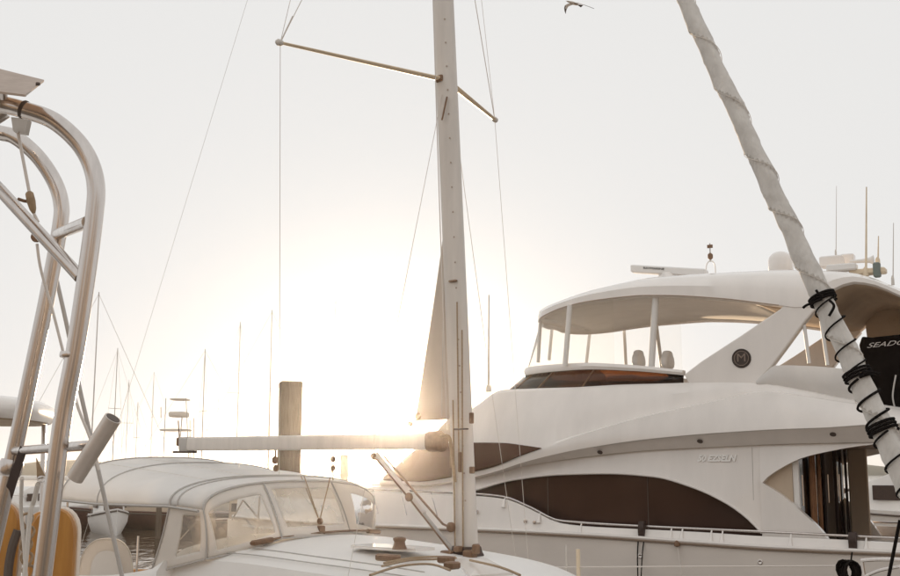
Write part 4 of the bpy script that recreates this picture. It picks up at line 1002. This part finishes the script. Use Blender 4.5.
o2 = smooth_path(apath([(-90, 122, 3.4), (-40, 127, 3.45), (0, 133, 3.5), (17, 138.5, 3.5), (38, 157, 3.5), (54, 181, 3.5), (61, 203, 3.5), (60, 226, 3.5), (48.6, 289, 3.5), (38, 341, 3.5), (21, 421, 3.5), (11, 466, 3.5)]), 8)
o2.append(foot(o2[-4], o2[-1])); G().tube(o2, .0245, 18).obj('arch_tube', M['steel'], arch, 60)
G().lathe(at(11, 466, 3.5), (o2[-1] - o2[-2]), [(.032, -.02), (.036, -.01), (.036, .02), (.032, .03)], 18).obj('tube_collar', M['steel'], arch)
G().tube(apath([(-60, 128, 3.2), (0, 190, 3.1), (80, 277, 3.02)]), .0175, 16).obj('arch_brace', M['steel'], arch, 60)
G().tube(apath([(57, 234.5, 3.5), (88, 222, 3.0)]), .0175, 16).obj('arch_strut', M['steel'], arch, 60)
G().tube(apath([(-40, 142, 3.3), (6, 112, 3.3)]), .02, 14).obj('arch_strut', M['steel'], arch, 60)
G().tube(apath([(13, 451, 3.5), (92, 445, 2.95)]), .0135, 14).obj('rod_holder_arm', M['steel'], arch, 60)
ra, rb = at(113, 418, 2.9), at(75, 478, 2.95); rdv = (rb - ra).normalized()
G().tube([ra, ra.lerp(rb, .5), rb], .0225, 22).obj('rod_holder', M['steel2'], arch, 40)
G().lathe(ra - rdv * .001, rdv, [(0, 0), (.0185, 0), (.0185, .002), (0, .002)], 22).obj('bore_shade_disc', M['gasket'], arch, 40)  # flat dark disc drawn as the shade inside the hollow tube
G().lathe(at(70, 352, 3.0), (o1[-2] - o1[-10]), [(.0246, 0), (.026, .004), (.026, .012), (.0246, .016)], 18).obj('weld_collar', M['steel'], arch)
G().lathe(at(22, 109, 3.0), at(30, 112, 3.0) - at(22, 109, 3.0), [(.0246, 0), (.0265, .003), (.0265, .009), (.0246, .012)], 18).obj('weld_collar', M['gasket'], arch)
pl = [at(-20, 66, 3.1), at(44, 82, 3.0), at(25, 97, 2.75), at(-30, 90, 2.75)]
G().prism(pl, (0, 0, .006)).obj('mounting_plate', M['plate'], arch, 20)
for px, py in ((38, 83), (24, 94)): G().lathe(at(px, py, 2.9), (0, 0, -1), [(.006, 0), (.006, .006), (0, .006)], 10).obj('plate_bolt', M['gasket'], arch)
G().tube(apath([(2, 80, 2.95), (3, 104, 3.0)]), .013, 10).obj('plate_post', M['steel'], arch)
G().prism([at(11, 117, 3.2), at(28, 119, 3.2), at(25, 133, 3.3), at(13, 131, 3.3)], (0, .03, 0)).obj('cable_bracket', M['gel2'], arch, 20)
# stay tackle hanging from the bracket
G().tube(apath([(18, 133, 3.3), (29.5, 193, 3.3)]), .005, 6).obj('stay_cable', M['wire'], arch)
g = G().lathe(at(29, 192, 3.3), at(34, 214, 3.3) - at(29, 192, 3.3), [(.008, 0), (.012, .005), (.013, .03), (.010, .055), (.005, .068)], 12); g.obj('turnbuckle', M['rope'], arch)
G().tube(apath([(18, 199, 3.3), (24, 201, 3.3), (31, 202, 3.3)]), .005, 8).obj('toggle_pin', M['brown'], arch)
G().tube(apath([(34, 214, 3.3), (36, 218, 3.3), (38, 222, 3.3)]), .005, 8).obj('shackle', M['wire'], arch)
G().lathe(at(37.5, 238, 3.4), (0, -1, 0), [(0, 0), (.014, 0), (.016, .01), (.014, .02), (0, .02)], 14).obj('block', M['brown'], arch)
G().tube(smooth_path(apath([(37, 244, 3.4), (41, 270, 3.4), (53, 312, 3.4), (64, 355, 3.4), (77, 404, 3.4), (90, 438, 3.4), (99, 470, 3.4)])), .0045, 6).obj('stay_cable', M['wire'], arch)
cb = smooth_path(apath([(50, 252, 3.7), (58, 286, 3.7), (68, 331, 3.7), (80, 390, 3.7), (100, 478, 3.7), (122, 576, 3.7), (140, 660, 3.7)]))
cb.append(Vector((cb[-1].x + .05, 3.75, 1.43))); G().tube(cb, .0072, 8).obj('stay_cable', M['alu2'], arch)
# brown webbing straps and cords
G().prism([at(20, 446, 3.4), at(27, 448, 3.4), at(11, 500, 3.5), at(2, 498, 3.5)], (0, .006, 0)).obj('webbing_strap', M['darkbrown'], arch, 20)
G().prism([at(36, 458, 3.6), at(46, 478, 3.6), at(37, 479, 3.6)], (0, .006, 0)).obj('webbing_strap', M['rope'], arch, 20)
G().tube([at(42, 479, 3.6) + Vector((.012 * math.cos(a), 0, .008 * math.sin(a))) for a in [i * math.pi / 6 for i in range(13)]], .004, 6).obj('strap_ring', M['steel'], arch)
G().tube(smooth_path(apath([(38, 484, 3.6), (34, 500, 3.8), (30, 516, 3.8), (26, 560, 3.8), (22, 600, 3.8)])), .008, 6).obj('cord', M['wirelight'], arch)
G().tube(smooth_path(apath([(22, 478, 3.6), (21, 510, 3.8), (24, 545, 3.8), (27, 590, 3.8)])), .006, 6).obj('cord', M['wirelight'], arch)
G().tube(smooth_path(apath([(18, 530, 4.0), (12, 548, 4.0), (8, 575, 4.0), (7, 620, 4.0)])), .016, 8).obj('dark_hose', M['gasket'], arch)
for k in range(5):
    c = at(27 + 1.5 * math.sin(k * 2), 520 + k * 13, 3.85); G().tube([c + Vector((.018 * math.cos(a), .01 * math.sin(a * 2), .022 * math.sin(a))) for a in [i * math.pi / 7 for i in range(15)]], .005, 6).obj('cord_coil', M['rope'], arch)
# varnished teak boards on the rail
def board(pxc, top, half, Y, lean=0.0):
    c = at(pxc, top, Y); k = Y / 1125 * 1.03; h_ = half * k
    pts = []
    for i in range(13):
        a = math.pi * i / 12; pts.append((h_ * math.copysign(abs(math.cos(a)) ** .8, math.cos(a)), -1.15 * h_ + 1.15 * h_ * math.sin(a)))
    pts = [(h_ * .82, -.62), (h_, -.24)] + pts + [(-h_, -.24), (-h_ * .82, -.62)]
    def ring(sc, d): return [c + Vector((x * sc + lean * y, d, y * (1 if sc == 1 else .995) - (1 - sc) * h_)) for x, y in pts]
    G().loft([ring(.93, 0), ring(1, .008), ring(1, .022), ring(.93, .03)]).obj('teak_board', M['teak'], arch, 30)
    G().loft([ring(1.0, .034), ring(1.06, .040), ring(1.06, .052), ring(1.0, .058)]).obj('board_backing', M['canvas2'], arch, 30)
    b_ = c + Vector((0, .03, -.6)); G().tube([b_, Vector((b_.x, b_.y, 1.44))], .02, 8).obj('board_post', M['steel'], arch)
board(54, 508, 21.5, 4.0); board(0, 502, 20, 4.0, .03); board(42, 511, 13, 4.25)

# ================================================================== T-TOP BOAT behind the arch
ttb = thing('centre_console_boat', 'white centre console boat with rounded hard top behind the stainless arch', 'motorboat', (-4.4, 9.2, 0))
rings = []
for i in range(17):
    t = i / 16; y = 6.6 + 4.6 * t; h = 1.05 * (1 - max(0, (.35 - t) / .35) ** 2 * .9)
    sec = [(h, 1.1), (h * .95, .6), (h * .75, 0), (.01, -.3)]
    rings.append([Vector((-4.4 - a, y, b)) for a, b in sec] + [Vector((-4.4 + a, y, b)) for a, b in sec[::-1]])
G().loft(rings).obj('hull', M['gel2'], ttb, 40)
ct = at(-8, 411, 9.6); rxx, ryy = (44 + 8) / 1125 * 9.6, 0.95
def tt(k, z, sq=2.6, n=40): return oval(ct + up * z, Vector((1, .12, 0)), Vector((-.12, 1, 0)), rxx * k, ryy * k, n, sq)
G().loft([tt(.84, -.05), tt(.93, -.09), tt(.99, -.06), tt(1.0, 0), tt(.97, .05), tt(.8, .09), tt(.4, .115), tt(.02, .12)]).obj('hard_top', M['gel'], ttb, 50)
G().loft([tt(.84, -.052), tt(.86, -.10), tt(.5, -.085), tt(.02, -.08)]).obj('hard_top_lining', M['beige'], ttb, 50)
for dx, dy in ((-.25, -.6), (.27, -.6), (-.25, .5), (.27, .5)):
    G().tube([ct + Vector((dx, dy, -.06)), Vector((ct.x + dx * 1.4, ct.y + dy * .7, 1.05))], .022, 8).obj('top_leg', M['steel'], ttb)
G().box((ct.x - .12, ct.y, 1.75), (.30, 0, 0), (0, .35, 0), (0, 0, .65), .08).obj('console', M['gel2'], ttb)
G().box((ct.x + .0, ct.y - .45, 2.55), (.14, 0, 0), (0, .03, 0), (0, 0, .32), .03).obj('console_screen', M['canvas2'], ttb)

# ================================================================== PILINGS
def piling(px, w_, ytop, D, label, sq=True):
    c = at(px, 460, D); zt_ = at(px, ytop, D).z; h = w_ / 2 / 1125 * D
    t = thing('mooring_pile', label, 'pile', (c.x, c.y, 0), 'mooring piles')
    rings = []
    for z, k in ((-1.2, 1.0), (zt_ * .5, 1.0), (zt_ - .12, 1.0), (zt_ - .1, 1.0)):
        rings.append(oval(Vector((c.x, c.y, z)), Vector((.97, .24, 0)), Vector((-.24, .97, 0)), h * k * .9, h * k * .9, 28, 14.0))
    G().loft(rings).obj('shaft', M['pile'], t, 30)
    G().loft([oval(Vector((c.x, c.y, z)), Vector((.97, .24, 0)), Vector((-.24, .97, 0)), h * k * .9, h * k * .9, 28, 14.0) for z, k in ((zt_ - .1, .97), (zt_ - .1, 1.03), (zt_, 1.03), (zt_ + .03, .9))]).obj('cap', M['pile'], t, 30)
piling(289, 24, 383, 26, 'tall square timber pile rising behind the boom')
piling(344.5, 8, 455, 44, 'short thin timber pile beyond the spray hood window')
piling(161, 6, 504, 46, 'low timber pile beside the dark red boat')

# ================================================================== BACKGROUND BOATS
def bm2(t, bm_): return max(.01, bm_ / 2 * (1 - max(0, (t - .45) / .55) ** 2.2) * (0.86 + .14 * min(1, t * 3)))
def hull_loft(g_, c, d, L_, bm_, fz, bowr=0.35):
    n_ = Vector((-d.y, d.x, 0)); rings = []
    for i in range(17):
        t = i / 16; h = bm_ / 2 * (1 - max(0, (t - .45) / .55) ** 2.2) * (0.86 + .14 * min(1, t * 3)); h = max(h, .01); z = fz + bowr * t * t
        v_ = 1 - .45 * max(0, (t - .3) / .7); sec = [(h, z), (h * (.80 + .17 * v_), z * .55), (h * .75 * v_, 0), (.004, -.3)]
        rings.append([c + d * (L_ * (t - .5)) + n_ * a + up * b for a, b in sec] + [c + d * (L_ * (t - .5)) - n_ * a + up * b for a, b in sec[::-1]])
    g_.loft(rings); return n_
def far_sail(px, ytop, D, label, head=0.0, L_=10, tint='gel2', group='sailboats moored far off'):
    c = at(px, 470, D); c.z = 0; d = Vector((math.cos(head), math.sin(head), 0))
    t = thing('moored_sailboat', label, 'sailboat', c, group)
    g = G(); n_ = hull_loft(g, c, d, L_, L_ * .3, 1.0); g.obj('hull', M[tint], t, 50)
    rr = []
    for i in range(9):
        q = i / 8; x = L_ * (-.12 + .42 * q); w_ = L_ * .1 * (1 - .5 * q); z = 1.35 - .35 * max(0, q - .6) / .4
        rr.append([c + d * x + n_ * a + up * b for a, b in ((-w_, .9), (-w_ * .9, z), (w_ * .9, z), (w_, .9))])
    G().loft(rr).obj('cabin', M[tint], t, 30)
    zt_ = at(px, ytop, D).z; mr_ = max(.04, D * .00026)
    G().tube([c + d * L_ * .1, c + d * L_ * .1 - d * L_ * .1 + up * .0] if False else [c + up * 1.0, c + up * zt_], lambda q: mr_ * (1 - .4 * q), 8).obj('mast', M['alu2'], t)
    G().tube([c + up * 2.3, c - d * L_ * .36 + up * 2.35], .11, 8).obj('boom', M['canvas'], t)
    sr = max(.010, D * .00008)
    for e in (c + d * L_ * .48 + up * 1.3, c - d * L_ * .48 + up * 1.0):
        G().tube([c + up * (zt_ - .1), e], sr, 4).obj('stay', M['wire'], t)
    w_ = L_ * .13
    for sg in (1, -1):
        m_ = c + up * (zt_ * .62); G().tube([m_, m_ + n_ * sg * w_ * .55], sr * 2, 5).obj('spreader', M['alu2'], t)
        G().tube([c + up * (zt_ - .1), m_ + n_ * sg * w_ * .55, c + n_ * sg * w_ + up * 1.0], sr, 4).obj('shroud', M['wire'], t)
far_sail(90, 292, 55, 'pale sailboat whose mast and forestay rise close beside the stainless arch', .3)
far_sail(112, 348, 80, 'white sailboat with short mast behind the rod holder', 2.7, 9)
far_sail(135, 402, 120, 'small far sailboat low behind the top of the bimini', .8, 8)
far_sail(201, 349, 70, 'white sailboat with its mast above the end of the boom', .5, 11)
far_sail(236, 322, 75, 'white sailboat with two wires between boom end and timber pile', 2.4, 11)
far_sail(268, 310, 62, 'white sailboat with the tall mast close beside the timber pile', .2, 11)
far_sail(333, 300, 95, 'hazy white sailboat between the tall timber pile and the bare mast', 2.9, 12)
far_sail(360, 395, 130, 'faint small sailboat over the spray hood', 1.0, 9)
for px, yt, D, hd, L_, lab in ((150, 372, 140, .4, 11, 'faint distant sailboat between the rod holder and the tower boat'), (216, 398, 150, .9, 11, 'faint short-masted sailboat just past the end of the boom'),
        (252, 385, 170, 2.6, 12, 'faint distant sailboat close to the tall timber pile'), (322, 378, 150, 1.3, 11, 'faint hazy sailboat between the tall pile and the short thin pile'),
        (386, 425, 200, .7, 11, 'very faint sailboat in the sun glow by the boom vang'), (125, 380, 130, 2.0, 10, 'faint distant sailboat rising beside the upper end of the rod holder')):
    far_sail(px, yt, D, lab, hd, L_, group='sailboats lost in haze')
def far_motor(px, D, L_, head, label, hullm='gel2', name='moored_motorboat', sc=1.0, cabin=True, cabm='gel2', winm='dglass'):
    c = at(px, 470, D); c.z = 0; d = Vector((math.cos(head), math.sin(head), 0))
    t = thing(name, label, 'motorboat', c)
    g = G(); n_ = hull_loft(g, c, d, L_, L_ * .34, .95 * sc, .45 * sc); g.obj('hull', M[hullm], t, 50)
    for sg in (1, -1):
        st = []
        for i in range(17):
            q = i / 16; h = bm2(q, L_ * .34); st.append(c + d * (L_ * (q - .5)) + n_ * sg * (h + .01) + up * ((.95 * sc + .45 * sc * q * q) - .12 * sc))
        G().tube(st, .035, 5).obj('rub_band', M['gasket'], t)
    if cabin:
        rr = []
        for x, z0, z1, w_ in ((-.22, .9, 1.95, .13), (-.2, .9, 2.1, .135), (.02, .9, 2.1, .13), (.12, .9, 1.75, .115), (.24, .9, 1.2, .09)):
            rr.append([c + d * L_ * x + n_ * a * L_ * w_ + up * b * sc for a, b in ((-1, z0), (-.98, z1 * .55 + z0 * .45), (-.85, z1), (.85, z1), (.98, z1 * .55 + z0 * .45), (1, z0))])
        G().loft(rr).obj('cabin', M[cabm], t, 30)
        for sg in (1, -1):
            for x in (-.16, -.06, .04):
                P = c + d * L_ * x + n_ * sg * L_ * .133 + up * 1.55 * sc
                G().box(P, d * L_ * .04, n_ * .02, up * .2 * sc, .01).obj('window', M[winm], t)
        P = c + d * L_ * .185 + up * 1.45 * sc
        G().box(P, n_ * L_ * .085, d * .10, (up * .2 - d * .18) * sc, .01).obj('windscreen', M[winm], t)
        rail = [c + d * L_ * x + n_ * y * L_ + up * z * sc for x, y, z in ((.1, .15, 1.6), (.35, .09, 1.85), (.47, 0, 1.95), (.35, -.09, 1.85), (.1, -.15, 1.6))]
        G().tube(smooth_path(rail, 4), .02, 6).obj('bow_rail', M['steel'], t)
    return t, c, d, n_
far_motor(112, 50, 4.6, R(-66), 'white motorboat with its bow towards the bimini, near the beige seat back', sc=.8)
far_motor(146, 54, 10, R(175), 'dark red motorboat lying broadside under the bimini edge', 'redwood', sc=.8, cabm='beige')
far_motor(256, 46, 4.6, R(10), 'brown-cabined motorboat seen through the spray hood side window', 'redwood', cabm='beige', winm='darkbrown', sc=.8)
far_motor(62, 62, 7, R(-20), 'white motorboat partly hidden by the teak boards', sc=.75)
far_motor(20, 56, 8, R(-110), 'white motorboat moored at the end of the dock behind the arch', 'gel2', sc=.9)
far_motor(905, 40, 11, R(150), 'white cabin motorboat seen through the open cockpit of the yacht', 'gel2', sc=1.25, cabm='gel2', winm='darkbrown')
# tower boat beyond the boom end: three decks on thin legs
t, c, d, n_ = far_motor(176, 60, 11, R(20), 'hazy sport fishing boat with stacked tower platforms by the boom end', 'gel2', 'tower_boat')
for y, x0, x1, th in ((399.5, 171, 189, .03), (414.5, 170, 188, .13), (430, 161, 191, .05)):
    a, b = at(x0, y, 60), at(x1, y, 60); ctr = (a + b) / 2; hw_ = (b - a).length / 2
    rr = [oval(ctr + up * z, Vector((1, 0, 0)), Vector((0, 1, 0)), hw_ * k, .8 * k, 20, 3) for z, k in ((-th, .93), (-th * .5, 1), (th * .5, 1), (th, .9))]
    G().loft(rr).obj('tower_platform', M['canvas2'], t, 40)
for x in (166, 186):
    for dy in (-.6, .6):
        a, b = at(x, 398, 60 + dy), at(x + (3 if x > 175 else -3), 466, 60 + dy); G().tube([a, b], .022, 6).obj('tower_leg', M['alu2'], t)
for x, y0, y1 in ((161, 407, 418), (190, 420, 470), (194, 418, 470)):
    G().tube([at(x, y0, 60), at(x, y1, 60)], .025, 5).obj('antenna', M['gold'], t)

# dock: deck boards and fascia along the far boats
dk = thing('floating_dock', 'low brown timber dock behind the moored motorboats', 'dock', (-12, 58, 0))
G().box((-16, 58, .45), (16, 0, 0), (0, 1.1, 0), (0, 0, .06), .02).obj('dock_deck', M['plank'], dk)
G().box((-16, 56.86, .30), (16, 0, 0), (0, .04, 0), (0, 0, .20), .01).obj('dock_fascia', M['redwood'], dk)
for k in range(9):
    x = -31 + k * 3.7; G().lathe((x, 56.6, -1), up, [(.16, 0), (.16, 3.0), (.10, 3.15), (0, 3.15)], 12).obj('dock_pile', M['pile'], dk)
# low far shore
pts = []; n = 60
rr = []
for i in range(n + 1):
    x = -700 + 1400 * i / n; h = 4 + 3 * math.sin(i * .7) + 2 * math.sin(i * 1.9) + random.uniform(0, 1.5)
    rr.append([Vector((x, 640, -.5)), Vector((x, 648, h * .7)), Vector((x, 660, h)), Vector((x, 700, h * .8)), Vector((x, 720, -.5))])
sh = G().loft(rr).obj('far_shore_hills', mat('hazy_shore', (.07, .075, .05), .9, var=.4, vscale=.05), None, 60); sh['kind'] = 'structure'

# ================================================================== GULL
gc_ = at(573.5, 3.5, 24)
gull = thing('gull', 'brown and white gull flying overhead with spread wings', 'gull', gc_)
bx = Vector((-.80, -.35, .12)).normalized(); by = Vector((.35, -.85, .1)).normalized(); bz_ = bx.cross(by).normalized(); by = bz_.cross(bx)
rr = []
for x, r_ in ((-.24, .006), (-.2, .022), (-.12, .045), (0, .062), (.1, .055), (.17, .036), (.22, .034), (.26, .024), (.29, .010), (.33, .004)):
    rr.append([gc_ + bx * x + by * r_ * math.cos(a) + bz_ * r_ * .9 * math.sin(a) for a in [k * math.pi / 6 for k in range(12)]])
G().loft(rr).obj('body', M['gullw'], gull, 50)
def wing(sg, ang):
    rr = []; wv_ = []
    for t, ch, sw_, z in ((0, .16, 0, 0), (.14, .17, .04, .06), (.28, .15, .06, .09), (.42, .11, .0, .08), (.54, .06, -.09, .05), (.62, .012, -.17, .02)):
        cpt = gc_ + Vector((sg * t * math.cos(ang), -.25 * t, sg * t * math.sin(ang) * -1)) + up * z * .5 + bx * sw_
        rr.append([cpt + bx * ch * .5, cpt + bx * ch * .2 + bz_ * .014, cpt - bx * ch * .5, cpt + bx * ch * .2 - bz_ * .006])
    o = G().loft(rr).obj('wing', M['gullw'], gull, 40); o.data.materials.append(M['gulld'])
    for p in o.data.polygons:
        cc = sum((o.data.vertices[i].co for i in p.vertices), Vector()) / len(p.vertices)
        if cc.length > .36: p.material_index = 1
wing(1, .38); wing(-1, -.75); gull.scale = (.62, .62, .62)
G().loft([[gc_ - bx * x + by * w_ + bz_ * .006, gc_ - bx * x - by * w_ + bz_ * .006, gc_ - bx * x - by * w_ - bz_ * .004, gc_ - bx * x + by * w_ - bz_ * .004] for x, w_ in ((.18, .02), (.26, .05), (.36, .085))]).obj('tail', M['gulld'], gull, 30)

# ================================================================== HAZE
HZ = 1600
v = [(x, y, z) for x in (-HZ, HZ) for y in (-HZ, HZ) for z in (-1.6, 18.0)]
hz = mesh_obj('haze', v, [(0,1,3,2), (4,6,7,5), (0,4,5,1), (2,3,7,6), (0,2,6,4), (1,5,7,3)], M['gel'], None, 0)
hz.data.materials.clear(); hm = bpy.data.materials.new('haze_air'); hm.use_nodes = True; t = hm.node_tree; t.nodes.clear()
ho = t.nodes.new('ShaderNodeOutputMaterial'); pv = t.nodes.new('ShaderNodeVolumePrincipled')
pv.inputs['Color'].default_value = (.97, .95, .92, 1); pv.inputs['Density'].default_value = 0.00042; pv.inputs['Anisotropy'].default_value = 0.955
t.links.new(pv.outputs[0], ho.inputs['Volume']); hz.data.materials.append(hm); hz['kind'] = 'stuff'
